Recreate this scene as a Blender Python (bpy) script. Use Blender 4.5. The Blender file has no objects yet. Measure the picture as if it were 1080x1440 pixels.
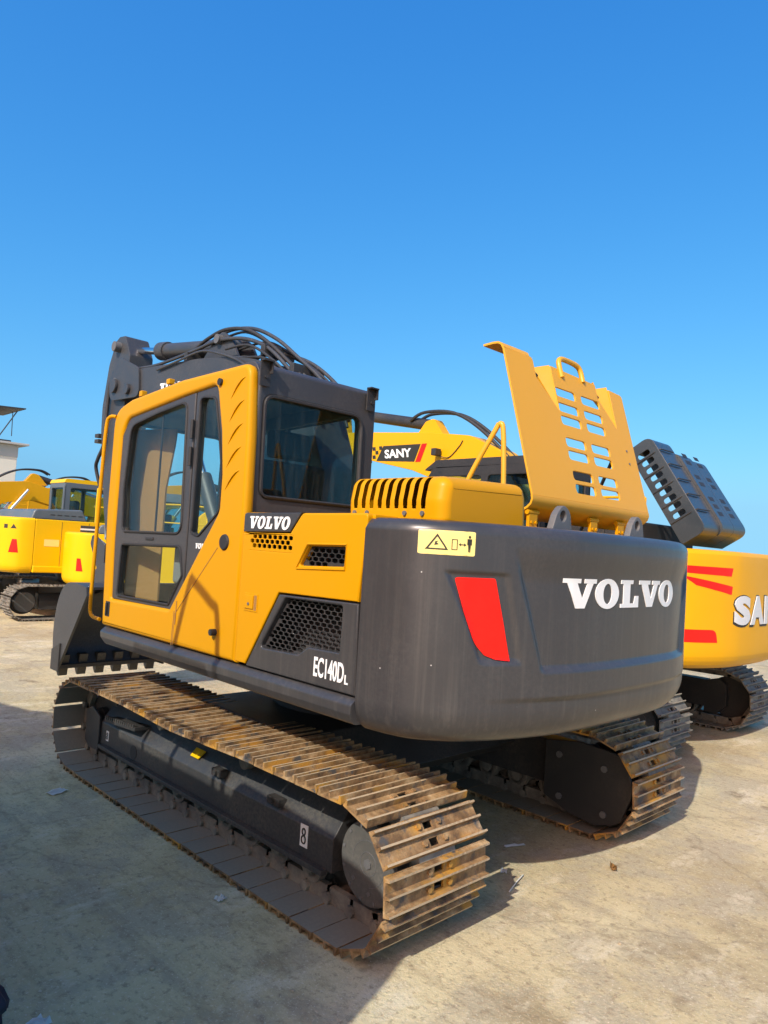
import bpy, bmesh, math, random
from mathutils import Vector, Matrix
random.seed(7)
R = math.radians
S = bpy.context.scene
COL = S.collection

# ------------------------------------------------------------------ camera, sky, sun, exposure
CAM = Vector((-3.649, 3.338, 1.663))
yaw, pitch, roll = -0.771, 0.0468, 0.0611
f = Vector((math.cos(pitch)*math.cos(yaw), math.cos(pitch)*math.sin(yaw), math.sin(pitch)))
r0 = f.cross(Vector((0, 0, 1))).normalized(); u0 = r0.cross(f)
r1 = r0*math.cos(roll) + u0*math.sin(roll); u1 = u0*math.cos(roll) - r0*math.sin(roll)
cam = bpy.data.cameras.new('camera'); cam_o = bpy.data.objects.new('camera', cam); COL.objects.link(cam_o)
cam.sensor_fit = 'VERTICAL'; cam.sensor_height = 36.0; cam.lens = 1022.9/1440*36
cam.clip_start = 0.05; cam.clip_end = 5000
m = Matrix((r1, u1, -f)).transposed().to_4x4(); m.translation = CAM
cam_o.matrix_world = m
S.camera = cam_o

SUN = Vector((-0.40, 1.20, 1.0)).normalized()          # towards the sun
elev = math.asin(SUN.z); azim = math.atan2(SUN.x, SUN.y)  # azimuth from +Y towards +X
w = bpy.data.worlds.new('World'); S.world = w; w.use_nodes = True
nt = w.node_tree; bg = nt.nodes['Background']
sky = nt.nodes.new('ShaderNodeTexSky'); sky.sky_type = 'NISHITA'; sky.sun_disc = False
sky.sun_elevation = elev; sky.sun_rotation = azim
sky.air_density = 1.0; sky.dust_density = 2.6; sky.ozone_density = 6.0; sky.altitude = 0
# grade of the clear sky: deep blue overhead, paler towards the horizon, the same all round
sc_ = nt.nodes.new('ShaderNodeSeparateColor'); cc_ = nt.nodes.new('ShaderNodeCombineColor')
# the lowest degrees above the horizon repeat the sky just over them, so the haze line stays pale all round
tcw = nt.nodes.new('ShaderNodeTexCoord'); sxw = nt.nodes.new('ShaderNodeSeparateXYZ'); cxw = nt.nodes.new('ShaderNodeCombineXYZ')
mxw = nt.nodes.new('ShaderNodeMath'); mxw.operation = 'MAXIMUM'; mxw.inputs[1].default_value = 0.075
nt.links.new(tcw.outputs['Generated'], sxw.inputs[0]); nt.links.new(sxw.outputs[0], cxw.inputs[0]); nt.links.new(sxw.outputs[1], cxw.inputs[1])
nt.links.new(sxw.outputs[2], mxw.inputs[0]); nt.links.new(mxw.outputs[0], cxw.inputs[2]); nt.links.new(cxw.outputs[0], sky.inputs['Vector'])
nt.links.new(sky.outputs[0], sc_.inputs[0])
for i, (gain, power) in enumerate(((14.4, 1.5), (11.5, 0.9), (10.9, 0.5))):
    k0 = nt.nodes.new('ShaderNodeMath'); k0.operation = 'MULTIPLY'; k0.inputs[1].default_value = 0.13
    k1 = nt.nodes.new('ShaderNodeMath'); k1.operation = 'POWER'; k1.inputs[1].default_value = power
    k2 = nt.nodes.new('ShaderNodeMath'); k2.operation = 'MULTIPLY'; k2.inputs[1].default_value = gain
    nt.links.new(sc_.outputs[i], k0.inputs[0]); nt.links.new(k0.outputs[0], k1.inputs[0]); nt.links.new(k1.outputs[0], k2.inputs[0]); nt.links.new(k2.outputs[0], cc_.inputs[i])
nt.links.new(cc_.outputs[0], bg.inputs[0]); bg.inputs[1].default_value = 0.1
sun = bpy.data.lights.new('sun', 'SUN'); sun.energy = 4.3; sun.angle = R(0.53); sun.color = (1, 0.975, 0.885)
sun_o = bpy.data.objects.new('sun', sun); COL.objects.link(sun_o)
sun_o.rotation_euler = SUN.to_track_quat('Z', 'Y').to_euler(); sun_o.location = SUN*30
S.view_settings.view_transform = 'Standard'; S.view_settings.look = 'None'
S.view_settings.exposure = 0.25; S.view_settings.gamma = 1.0; S.view_settings.use_curve_mapping = False

# ------------------------------------------------------------------ materials
MATS = {}
def nodes(name):
    mt = bpy.data.materials.new(name); mt.use_nodes = True
    t = mt.node_tree; b = t.nodes['Principled BSDF']; MATS[name] = mt
    return mt, t, b
def N(t, kind, **kw):
    n = t.nodes.new(kind)
    for k, v in kw.items():
        if k in n.inputs: n.inputs[k].default_value = v
        else: setattr(n, k, v)
    return n
def noise(t, scale, detail=5, rough=0.6, vec=None):
    n = N(t, 'ShaderNodeTexNoise'); n.inputs['Scale'].default_value = scale
    n.inputs['Detail'].default_value = detail; n.inputs['Roughness'].default_value = rough
    if vec: t.links.new(vec, n.inputs['Vector'])
    return n.outputs['Fac']
def ramp(t, src, stops):
    n = t.nodes.new('ShaderNodeValToRGB'); e = n.color_ramp.elements
    while len(e) < len(stops): e.new(0.5)
    for el, (p, c) in zip(e, stops):
        el.position = p; el.color = (c if len(c) == 4 else (*c, 1)) if not isinstance(c, (int, float)) else (c, c, c, 1)
    t.links.new(src, n.inputs[0]); return n.outputs[0]
def mix(t, fac, a, b):
    n = t.nodes.new('ShaderNodeMix'); n.data_type = 'RGBA'
    for sock, v in ((n.inputs[0], fac), (n.inputs[6], a), (n.inputs[7], b)):
        if hasattr(v, 'is_output') or hasattr(v, 'links'): t.links.new(v, sock)
        elif sock is n.inputs[0]: sock.default_value = v
        else: sock.default_value = (*v, 1)
    return n.outputs[2]
def coord(t, scale=(1, 1, 1), kind='Object'):
    tc = t.nodes.new('ShaderNodeTexCoord'); mp = t.nodes.new('ShaderNodeMapping')
    mp.inputs['Scale'].default_value = scale; t.links.new(tc.outputs[kind], mp.inputs[0]); return mp.outputs[0]
def bump(t, b, src, strength=0.3, dist=0.01):
    n = t.nodes.new('ShaderNodeBump'); n.inputs['Strength'].default_value = strength; n.inputs['Distance'].default_value = dist
    t.links.new(src, n.inputs['Height']); t.links.new(n.outputs[0], b.inputs['Normal'])

def paint(name, col, rough=0.38, dust=0.25, dustcol=(0.42, 0.36, 0.27), coat=0.25, streak=0.0, spec=0.5, speck=False):
    mt, t, b = nodes(name)
    v = coord(t)
    big = ramp(t, noise(t, 2.2, 6, 0.65, v), [(0.35, 0), (0.8, 1)])
    fine = ramp(t, noise(t, 60, 4, 0.7, v), [(0.35, 0), (0.75, 1)])
    fac = t.nodes.new('ShaderNodeMath'); fac.operation = 'MULTIPLY'; t.links.new(big, fac.inputs[0]); t.links.new(fine, fac.inputs[1])
    f2 = t.nodes.new('ShaderNodeMath'); f2.operation = 'MULTIPLY'; t.links.new(fac.outputs[0], f2.inputs[0]); f2.inputs[1].default_value = dust
    c = mix(t, f2.outputs[0], col, dustcol)
    if streak:
        vs = coord(t, (38, 38, 0.9))
        st = ramp(t, noise(t, 1.0, 5, 0.7, vs), [(0.50, 0), (0.74, 1)])
        vl = coord(t, (1, 1, 1)); sep = t.nodes.new('ShaderNodeSeparateXYZ'); t.links.new(vl, sep.inputs[0])
        mr = N(t, 'ShaderNodeMapRange'); mr.inputs[1].default_value = 1.75; mr.inputs[2].default_value = 0.85
        mr.inputs[3].default_value = 0.25; mr.inputs[4].default_value = 1.0; t.links.new(sep.outputs[2], mr.inputs[0])
        mm = t.nodes.new('ShaderNodeMath'); mm.operation = 'MULTIPLY'; t.links.new(st, mm.inputs[0]); t.links.new(mr.outputs[0], mm.inputs[1])
        m3 = t.nodes.new('ShaderNodeMath'); m3.operation = 'MULTIPLY'; t.links.new(mm.outputs[0], m3.inputs[0]); m3.inputs[1].default_value = streak
        c = mix(t, m3.outputs[0], c, dustcol)
    if speck:
        vo = N(t, 'ShaderNodeTexVoronoi'); vo.inputs['Scale'].default_value = 16; t.links.new(v, vo.inputs['Vector'])
        sp = ramp(t, vo.outputs['Distance'], [(0.0, 1), (0.03, 1), (0.06, 0)])
        gate = ramp(t, noise(t, 7, 2, 0.5, v), [(0.60, 0), (0.64, 1)])
        mg = t.nodes.new('ShaderNodeMath'); mg.operation = 'MULTIPLY'; t.links.new(sp, mg.inputs[0]); t.links.new(gate, mg.inputs[1])
        c = mix(t, mg.outputs[0], c, (0.45, 0.44, 0.42))
    t.links.new(c, b.inputs['Base Color'])
    rr = N(t, 'ShaderNodeMapRange'); t.links.new(big, rr.inputs[0]); rr.inputs[3].default_value = rough; rr.inputs[4].default_value = min(1, rough+0.18)
    t.links.new(rr.outputs[0], b.inputs['Roughness'])
    b.inputs['Coat Weight'].default_value = coat; b.inputs['Coat Roughness'].default_value = 0.18
    b.inputs['Specular IOR Level'].default_value = spec
    bump(t, b, noise(t, 3.5, 3, 0.5, v), 0.06, 0.02)
    return mt
paint('yellow', (0.545, 0.254, 0.0002), 0.40, 0.10, (0.55, 0.33, 0.06), 0.03, spec=0.16)
paint('yellow_hood', (0.66, 0.315, 0.004), 0.45, 0.14, (0.6, 0.42, 0.2), 0.15)
paint('yellow_lemon', (0.72, 0.43, 0.0006), 0.36, 0.10, (0.6, 0.42, 0.1), 0.05, spec=0.2)
paint('yellow_amber', (0.68, 0.335, 0.0005), 0.36, 0.12, (0.6, 0.42, 0.1), 0.08, spec=0.22)
paint('charcoal', (0.036, 0.035, 0.0375), 0.30, 0.24, (0.16, 0.145, 0.125), 0.22, 0.26, speck=True)
paint('charcoal_cab', (0.040, 0.038, 0.040), 0.42, 0.35, (0.16, 0.14, 0.12), 0.1)
paint('boom_grey', (0.032, 0.033, 0.037), 0.42, 0.35, (0.22, 0.21, 0.19), 0.1)
paint('slate', (0.085, 0.11, 0.13), 0.4, 0.4, (0.25, 0.24, 0.22), 0.1)
paint('hood_black', (0.030, 0.036, 0.042), 0.30, 0.3, (0.2, 0.19, 0.17), 0.3)
paint('black_steel', (0.022, 0.022, 0.023), 0.5, 0.6, (0.13, 0.11, 0.085), 0.0)
paint('frame_steel', (0.032, 0.032, 0.034), 0.42, 0.6, (0.22, 0.19, 0.135), 0.08)
paint('shoe_dust', (0.20, 0.175, 0.135), 0.85, 0.9, (0.36, 0.32, 0.25), 0.0)
paint('shoe_edge', (0.46, 0.35, 0.215), 0.6, 1.6, (0.15, 0.09, 0.045), 0.0)
paint('pebble', (0.36, 0.29, 0.19), 0.9, 0.6, (0.2, 0.16, 0.11), 0.0)
paint('grey_steel', (0.095, 0.096, 0.10), 0.5, 0.5, (0.3, 0.27, 0.22), 0.0)
paint('disc_steel', (0.070, 0.069, 0.064), 0.55, 0.8, (0.24, 0.22, 0.18), 0.0)
paint('rubber', (0.018, 0.018, 0.02), 0.55, 0.4, (0.12, 0.11, 0.1), 0.0)
paint('white', (0.80, 0.80, 0.78), 0.4, 0.12, (0.5, 0.47, 0.4), 0.0)
paint('silver', (0.62, 0.63, 0.64), 0.32, 0.1, (0.5, 0.47, 0.4), 0.2)
paint('red', (0.80, 0.008, 0.002), 0.35, 0.05, (0.5, 0.2, 0.1), 0.1, spec=0.3)
paint('decal_yellow', (0.78, 0.62, 0.20), 0.4, 0.1, (0.5, 0.4, 0.2), 0.1)
paint('decal_black', (0.02, 0.018, 0.012), 0.5, 0.1, (0.2, 0.2, 0.2), 0.0)
paint('cardboard', (0.29, 0.145, 0.038), 0.8, 0.2, (0.3, 0.22, 0.12), 0.0)
paint('seat_cloth', (0.03, 0.03, 0.034), 0.9, 0.2, (0.1, 0.1, 0.1), 0.0)
paint('cab_trim', (0.16, 0.165, 0.17), 0.7, 0.2, (0.3, 0.28, 0.25), 0.0)
paint('cream_wall', (0.66, 0.62, 0.52), 0.85, 0.3, (0.5, 0.46, 0.38), 0.0)
paint('grey_wall', (0.40, 0.40, 0.38), 0.85, 0.3, (0.3, 0.28, 0.25), 0.0)
paint('navy', (0.010, 0.014, 0.028), 0.75, 0.2, (0.08, 0.08, 0.09), 0.0)
mt, t, b = nodes('chrome'); b.inputs['Base Color'].default_value = (0.7, 0.72, 0.75, 1); b.inputs['Metallic'].default_value = 1; b.inputs['Roughness'].default_value = 0.15

# worn track steel: rust, ochre mud and polished edges
mt, t, b = nodes('track_steel')
oi = t.nodes.new('ShaderNodeObjectInfo')
tc = t.nodes.new('ShaderNodeTexCoord'); ad = t.nodes.new('ShaderNodeVectorMath'); ad.operation = 'ADD'
cb = t.nodes.new('ShaderNodeCombineXYZ')
mu = t.nodes.new('ShaderNodeMath'); mu.operation = 'MULTIPLY'; mu.inputs[1].default_value = 40; t.links.new(oi.outputs['Random'], mu.inputs[0])
t.links.new(mu.outputs[0], cb.inputs[0]); t.links.new(mu.outputs[0], cb.inputs[1])
t.links.new(tc.outputs['Object'], ad.inputs[0]); t.links.new(cb.outputs[0], ad.inputs[1])
v = ad.outputs[0]
base = ramp(t, noise(t, 7, 6, 0.7, v), [(0.32, (0.055, 0.036, 0.022)), (0.44, (0.17, 0.095, 0.038)), (0.56, (0.32, 0.195, 0.085)), (0.70, (0.50, 0.36, 0.20))])
orange = ramp(t, noise(t, 4.0, 3, 0.5, v), [(0.56, 0), (0.66, 1)])
c = mix(t, orange, base, (0.42, 0.21, 0.03))
grey = ramp(t, noise(t, 9, 5, 0.6, v), [(0.56, 0), (0.66, 1)])
c = mix(t, grey, c, (0.075, 0.07, 0.065))
t.links.new(c, b.inputs['Base Color']); b.inputs['Roughness'].default_value = 0.72
bump(t, b, noise(t, 55, 5, 0.7, v), 0.5, 0.006)
mt, t, b = nodes('track_grey')
v = coord(t)
c = ramp(t, noise(t, 6, 6, 0.7, v), [(0.3, (0.075, 0.070, 0.062)), (0.5, (0.16, 0.145, 0.12)), (0.7, (0.28, 0.25, 0.19))])
t.links.new(c, b.inputs['Base Color']); b.inputs['Roughness'].default_value = 0.75
bump(t, b, noise(t, 60, 5, 0.7, v), 0.4, 0.004)

def glass(name, tint, gloss=0.06):
    mt = bpy.data.materials.new(name); mt.use_nodes = True; t = mt.node_tree; MATS[name] = mt
    t.nodes.remove(t.nodes['Principled BSDF']); out = t.nodes['Material Output']
    tr = t.nodes.new('ShaderNodeBsdfTransparent'); tr.inputs[0].default_value = (*tint, 1)
    gl = t.nodes.new('ShaderNodeBsdfGlossy'); gl.inputs['Roughness'].default_value = 0.02
    df = t.nodes.new('ShaderNodeBsdfDiffuse'); df.inputs[0].default_value = (0.55, 0.52, 0.45, 1)
    lw = t.nodes.new('ShaderNodeLayerWeight'); lw.inputs[0].default_value = 0.5
    fp = t.nodes.new('ShaderNodeMath'); fp.operation = 'POWER'; fp.inputs[1].default_value = 4.0; t.links.new(lw.outputs['Facing'], fp.inputs[0])
    fr = t.nodes.new('ShaderNodeMath'); fr.operation = 'MULTIPLY_ADD'; fr.inputs[1].default_value = 0.5; fr.inputs[2].default_value = 0.022; t.links.new(fp.outputs[0], fr.inputs[0])
    v = coord(t, (14, 14, 1.6)); d = ramp(t, noise(t, 2.0, 6, 0.7, v), [(0.50, 0.0), (0.85, gloss*1.6)])
    m1 = t.nodes.new('ShaderNodeMixShader'); m2 = t.nodes.new('ShaderNodeMixShader')
    t.links.new(fr.outputs[0], m1.inputs[0]); t.links.new(tr.outputs[0], m1.inputs[1]); t.links.new(gl.outputs[0], m1.inputs[2])
    t.links.new(d, m2.inputs[0]); t.links.new(m1.outputs[0], m2.inputs[1]); t.links.new(df.outputs[0], m2.inputs[2])
    t.links.new(m2.outputs[0], out.inputs[0])
glass('glass', (0.90, 0.96, 0.95), 0.018)
glass('glass_dark', (0.70, 0.83, 0.84), 0.03)

# dusty concrete yard: sandy dust over grey slab, damp brown patches, grit, smeared track dirt
mt, t, b = nodes('concrete')
v = coord(t)
a = ramp(t, noise(t, 0.6, 8, 0.65, v), [(0.36, (0.37, 0.295, 0.165)), (0.48, (0.51, 0.42, 0.24)), (0.60, (0.59, 0.50, 0.30))])
slab = ramp(t, noise(t, 2.1, 8, 0.72, v), [(0.47, 0), (0.56, 0.85)])
c = mix(t, slab, a, (0.41, 0.35, 0.235))
damp = ramp(t, noise(t, 1.0, 7, 0.72, coord(t, (1.0, 1.7, 1))), [(0.54, 0), (0.64, 0.75)])
c = mix(t, damp, c, (0.29, 0.225, 0.125))
oil = ramp(t, noise(t, 2.8, 4, 0.6, v), [(0.63, 0), (0.70, 0.7)])
c = mix(t, oil, c, (0.19, 0.135, 0.075))
pale = ramp(t, noise(t, 1.5, 7, 0.74, coord(t, (2.0, 0.9, 1))), [(0.54, 0), (0.64, 0.75)])
c = mix(t, pale, c, (0.63, 0.55, 0.385))
smear = ramp(t, noise(t, 1.2, 7, 0.7, coord(t, (0.35, 7, 1))), [(0.52, 0), (0.66, 0.5)])
c = mix(t, smear, c, (0.33, 0.265, 0.165))
grit = ramp(t, noise(t, 26, 6, 0.78, v), [(0.52, 0), (0.64, 0.7)])
c = mix(t, grit, c, (0.24, 0.185, 0.115))
chips = ramp(t, noise(t, 75, 4, 0.75, v), [(0.57, 0), (0.66, 0.7)])
c = mix(t, chips, c, (0.70, 0.62, 0.46))
vo = N(t, 'ShaderNodeTexVoronoi'); vo.feature = 'DISTANCE_TO_EDGE'; vo.inputs['Scale'].default_value = 0.33
wob = t.nodes.new('ShaderNodeVectorMath'); wob.operation = 'ADD'; nz = N(t, 'ShaderNodeTexNoise'); nz.inputs['Scale'].default_value = 2.5; nz.inputs['Detail'].default_value = 5
t.links.new(v, nz.inputs['Vector']); sc2 = t.nodes.new('ShaderNodeVectorMath'); sc2.operation = 'SCALE'; sc2.inputs[3].default_value = 0.35
t.links.new(nz.outputs['Color'], sc2.inputs[0]); t.links.new(v, wob.inputs[0]); t.links.new(sc2.outputs[0], wob.inputs[1]); t.links.new(wob.outputs[0], vo.inputs['Vector'])
crack = ramp(t, vo.outputs['Distance'], [(0.0, 0.30), (0.0015, 0.20), (0.004, 0)])
c = mix(t, crack, c, (0.16, 0.125, 0.08))
t.links.new(c, b.inputs['Base Color']); b.inputs['Roughness'].default_value = 0.92; b.inputs['Specular IOR Level'].default_value = 0.2
nb = t.nodes.new('ShaderNodeMath'); nb.operation = 'ADD'
t.links.new(noise(t, 3.0, 8, 0.7, v), nb.inputs[0]); t.links.new(noise(t, 55, 6, 0.7, v), nb.inputs[1])
bump(t, b, nb.outputs[0], 0.55, 0.014)

# ------------------------------------------------------------------ mesh helpers
def link(name, me, mat=None, parent=None):
    o = bpy.data.objects.new(name, me); COL.objects.link(o)
    if mat and me is not None and not me.materials: me.materials.append(MATS[mat])
    if parent: o.parent = parent
    return o
def finish(name, bm, mat, parent, ang=32, smooth=True):
    bmesh.ops.recalc_face_normals(bm, faces=bm.faces)
    me = bpy.data.meshes.new(name); bm.to_mesh(me); bm.free()
    if smooth:
        me.polygons.foreach_set('use_smooth', [True]*len(me.polygons)); me.set_sharp_from_angle(angle=R(ang))
    o = link(name, me, mat, parent)
    if smooth:
        wn = o.modifiers.new('weighted_normals', 'WEIGHTED_NORMAL'); wn.keep_sharp = True; wn.weight = 60
    return o
def bevel(bm, w, seg=2, ang=25):
    ed = [e for e in bm.edges if len(e.link_faces) == 2 and e.calc_face_angle(0) > R(ang)]
    if w > 0 and ed: bmesh.ops.bevel(bm, geom=ed, offset=w, offset_type='OFFSET', segments=seg, profile=0.5, affect='EDGES', clamp_overlap=True)
def box_bm(x, y, z, bev=0.0, seg=2, bm=None):
    nb = bmesh.new()
    vs = [nb.verts.new((x[i], y[j], z[k])) for i in (0, 1) for j in (0, 1) for k in (0, 1)]
    for q in ((0,1,3,2), (4,6,7,5), (0,4,5,1), (2,3,7,6), (0,2,6,4), (1,5,7,3)): nb.faces.new([vs[i] for i in q])
    bmesh.ops.recalc_face_normals(nb, faces=nb.faces); bevel(nb, bev, seg)
    return merge(bm, nb) if bm is not None else nb
def merge(bm, other):
    me = bpy.data.meshes.new('tmp'); other.to_mesh(me); other.free(); bm.from_mesh(me); bpy.data.meshes.remove(me); return bm
def box(name, x, y, z, mat, parent, bev=0.008, seg=2): return finish(name, box_bm(x, y, z, bev, seg), mat, parent)
def fillet(pts, n=5):
    out = []; L = len(pts)
    for i, p in enumerate(pts):
        rad = p[2] if len(p) > 2 else 0
        P = Vector(p[:2]); A = Vector(pts[i-1][:2]); B = Vector(pts[(i+1) % L][:2])
        if rad <= 0: out.append((P.x, P.y)); continue
        da = (A-P); db = (B-P); la = da.length; lb = db.length; da.normalize(); db.normalize()
        ang = da.angle(db, math.pi); tlen = min(rad/max(math.tan(ang/2), 1e-4), la*0.49, lb*0.49)
        p0 = P+da*tlen; p2 = P+db*tlen
        for k in range(n+1):
            s = k/n; q = p0*(1-s)**2 + P*2*s*(1-s) + p2*s*s; out.append((q.x, q.y))
    return out
def rnd(pts, r): return [(p[0], p[1], r) for p in pts]
def plane_map(ax, v):
    if ax == 'y': return lambda a, b, c: (a, v+c, b)
    if ax == 'x': return lambda a, b, c: (v+c, a, b)
    return lambda a, b, c: (a, b, v+c)
def curve_bm(loops, th, bev=0.0, seg=2):
    cu = bpy.data.curves.new('tmpc', 'CURVE'); cu.dimensions = '2D'; cu.fill_mode = 'BOTH' if th > 0 else 'FRONT'
    cu.extrude = max(th/2-bev, 0); cu.bevel_depth = bev; cu.bevel_resolution = seg-1; cu.offset = -bev
    for lp in loops:
        sp = cu.splines.new('POLY'); sp.points.add(len(lp)-1); sp.use_cyclic_u = True
        for q, p in zip(sp.points, lp): q.co = (p[0], p[1], 0, 1)
    o = bpy.data.objects.new('tmpc', cu); me = o.to_mesh()
    bm = bmesh.new(); bm.from_mesh(me); o.to_mesh_clear(); bpy.data.objects.remove(o); bpy.data.curves.remove(cu)
    bmesh.ops.remove_doubles(bm, verts=bm.verts, dist=1e-5)
    return bm
def plate(name, ax, v, th, outline, holes, mat, parent, bev=0.0, seg=2, mapf=None, r=0, ang=32):
    """flat plate of thickness th whose mid-plane is at v on axis ax, outline and holes in the two other coordinates"""
    bm = curve_bm([fillet(outline)]+[fillet(h) for h in holes], th, bev, seg)
    mp = mapf or plane_map(ax, v)
    for q in bm.verts: q.co = mp(*q.co)
    return finish(name, bm, mat, parent, ang)
def prism_bm(prof, y0, y1, bev=0.0, seg=2, ax='y', n=5):
    pts = fillet(prof, n); nb = bmesh.new()
    mp = plane_map(ax, 0)
    A = [nb.verts.new(mp(a, b_, y0)) for a, b_ in pts]; B = [nb.verts.new(mp(a, b_, y1)) for a, b_ in pts]
    nb.faces.new(A); nb.faces.new(B[::-1]); L = len(pts)
    for i in range(L): nb.faces.new((A[i], A[(i+1) % L], B[(i+1) % L], B[i]))
    bmesh.ops.recalc_face_normals(nb, faces=nb.faces); bevel(nb, bev, seg)
    return nb
def prism(name, prof, y0, y1, mat, parent, bev=0.006, seg=2, ax='y'): return finish(name, prism_bm(prof, y0, y1, bev, seg, ax), mat, parent)
def cyl_bm(p0, p1, r, n=20, bm=None, r2=None, caps=True, bev=0):
    nb = bmesh.new(); p0 = Vector(p0); p1 = Vector(p1); d = p1-p0
    bmesh.ops.create_cone(nb, cap_ends=caps, segments=n, radius1=r, radius2=r if r2 is None else r2, depth=d.length)
    bevel(nb, bev, 2, 50)
    nb.transform(Matrix.Translation((p0+p1)/2) @ d.to_track_quat('Z', 'Y').to_matrix().to_4x4())
    return merge(bm, nb) if bm is not None else nb
def cyl(name, p0, p1, r, mat, parent, n=20, r2=None, bev=0.0): return finish(name, cyl_bm(p0, p1, r, n, None, r2, True, bev), mat, parent)
def smooth_path(pts, sub=6):
    P = [Vector(p) for p in pts]; out = []
    for i in range(len(P)-1):
        a = P[max(i-1, 0)]; b_ = P[i]; c_ = P[i+1]; d = P[min(i+2, len(P)-1)]
        for k in range(sub):
            s = k/sub
            out.append(0.5*((2*b_)+(c_-a)*s+(2*a-5*b_+4*c_-d)*s*s+(3*b_-a-3*c_+d)*s**3))
    out.append(P[-1]); return out
def tube_bm(pts, r, n=8, bm=None, sub=6):
    P = smooth_path(pts, sub) if sub else [Vector(p) for p in pts]
    bm = bm if bm is not None else bmesh.new(); rings = []; up = None
    for i, p in enumerate(P):
        d = (P[min(i+1, len(P)-1)]-P[max(i-1, 0)]).normalized()
        if up is None: up = d.orthogonal().normalized()
        up = (up-d*up.dot(d)).normalized(); sd = d.cross(up)
        rings.append([bm.verts.new(p+(up*math.cos(2*math.pi*k/n)+sd*math.sin(2*math.pi*k/n))*r) for k in range(n)])
    for A, B in zip(rings, rings[1:]):
        for k in range(n): bm.faces.new((A[k], A[(k+1) % n], B[(k+1) % n], B[k]))
    bm.faces.new(rings[0]); bm.faces.new(rings[-1][::-1]); return bm
def tube(name, pts, r, mat, parent, n=8, sub=6): return finish(name, tube_bm(pts, r, n, None, sub), mat, parent, 60)
def bolt_bm(bm, p, nrm, r=0.012, h=0.01, n=6):
    return cyl_bm(Vector(p), Vector(p)+Vector(nrm)*h, r, n, bm)
def thing(name, label, cat, loc=(0, 0, 0), rz=0, group=None):
    o = bpy.data.objects.new(name, None); COL.objects.link(o); o.empty_display_size = 0.3
    o.location = loc; o.rotation_euler = (0, 0, rz); tag(o, label, cat, group); return o
def tag(o, label, cat, group=None, kind=None):
    if label: o['label'] = label
    if cat: o['category'] = cat
    if group: o['group'] = group
    if kind: o['kind'] = kind
    return o

# ------------------------------------------------------------------ lettering
def ell(cx, cy, rx, ry, n=28): return [(cx+rx*math.cos(2*math.pi*k/n), cy+ry*math.sin(2*math.pi*k/n)) for k in range(n)]
V_ = [(0,1),(.54,1),(.54,.85),(.43,.85),(.61,.32),(.76,.85),(.66,.85),(.66,1),(1.08,1),(1.08,.85),(.97,.85),(.69,0),(.40,0),(.12,.85),(0,.85)]
L_ = [(0,1),(.54,1),(.54,.86),(.42,.86),(.42,.15),(.60,.15),(.66,.42),(.82,.42),(.82,0),(0,0),(0,.14),(.12,.14),(.12,.86),(0,.86)]
def word_slab():
    loops = []; x = 0
    for ch in 'VOLVO':
        if ch == 'V': loops.append([[(p[0]+x, p[1]) for p in V_]]); x += 1.06
        elif ch == 'L': loops.append([[(p[0]+x, p[1]) for p in L_]]); x += 0.84
        else: loops.append([ell(x+.46, .5, .46, .53), ell(x+.46, .5, .17, .36)]); x += 1.0
    return loops, x-.06
def text_bm(body, bold=0.0):
    cu = bpy.data.curves.new('tmpt', 'FONT'); cu.body = body; cu.size = 1; cu.fill_mode = 'FRONT'; cu.offset = bold; cu.resolution_u = 4
    o = bpy.data.objects.new('tmpt', cu); me = o.to_mesh(); bm = bmesh.new(); bm.from_mesh(me); o.to_mesh_clear()
    bpy.data.objects.remove(o); bpy.data.curves.remove(cu)
    bmesh.ops.remove_doubles(bm, verts=bm.verts, dist=1e-5)
    x0 = min(v.co.x for v in bm.verts); x1 = max(v.co.x for v in bm.verts); y0 = min(v.co.y for v in bm.verts); y1 = max(v.co.y for v in bm.verts)
    for v in bm.verts: v.co = ((v.co.x-x0)/(x1-x0), (v.co.y-y0)/(y1-y0), 0)
    return bm
def refine(bm, maxlen):
    bmesh.ops.triangulate(bm, faces=bm.faces)
    for _ in range(4):
        ed = [e for e in bm.edges if e.calc_length() > maxlen]
        if not ed: break
        bmesh.ops.subdivide_edges(bm, edges=ed, cuts=1); bmesh.ops.triangulate(bm, faces=bm.faces)
def thicken(bm, mapf, th):
    """bm holds a flat (a,b) mesh; map it to mapf(a,b,0) and give it a real thickness th towards mapf(a,b,th)"""
    bm.verts.index_update(); top = {v: mapf(v.co.x, v.co.y, th) for v in bm.verts}; bot = {v: mapf(v.co.x, v.co.y, 0) for v in bm.verts}
    nb = bmesh.new(); T = {v: nb.verts.new(top[v]) for v in bm.verts}; B = {v: nb.verts.new(bot[v]) for v in bm.verts}
    seen = set()
    for fc in bm.faces:
        k_ = frozenset(v.index for v in fc.verts)
        if k_ in seen: continue
        seen.add(k_); nb.faces.new([T[v] for v in fc.verts])
    for e in bm.edges:
        if len(e.link_faces) == 1:
            a, b_ = e.verts; nb.faces.new((T[a], T[b_], B[b_], B[a]))
    bm.free(); return nb
def letters(name, body, mapf, parent, mat, th=0.002, bold=0.0, maxlen=9, label=None):
    bm = word_bm() if body is None else text_bm(body, bold)
    if maxlen < 5: refine(bm, maxlen)
    return finish(name, thicken(bm, mapf, th), mat, parent)
def word_bm(shear=0.0):
    loops, W = word_slab(); bm = bmesh.new()
    for lp in loops:
        merge(bm, curve_bm(lp, 0.0))
    for v in bm.verts: v.co.x = (v.co.x + shear*v.co.y)/W; v.co.z = 0
    return bm

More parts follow.
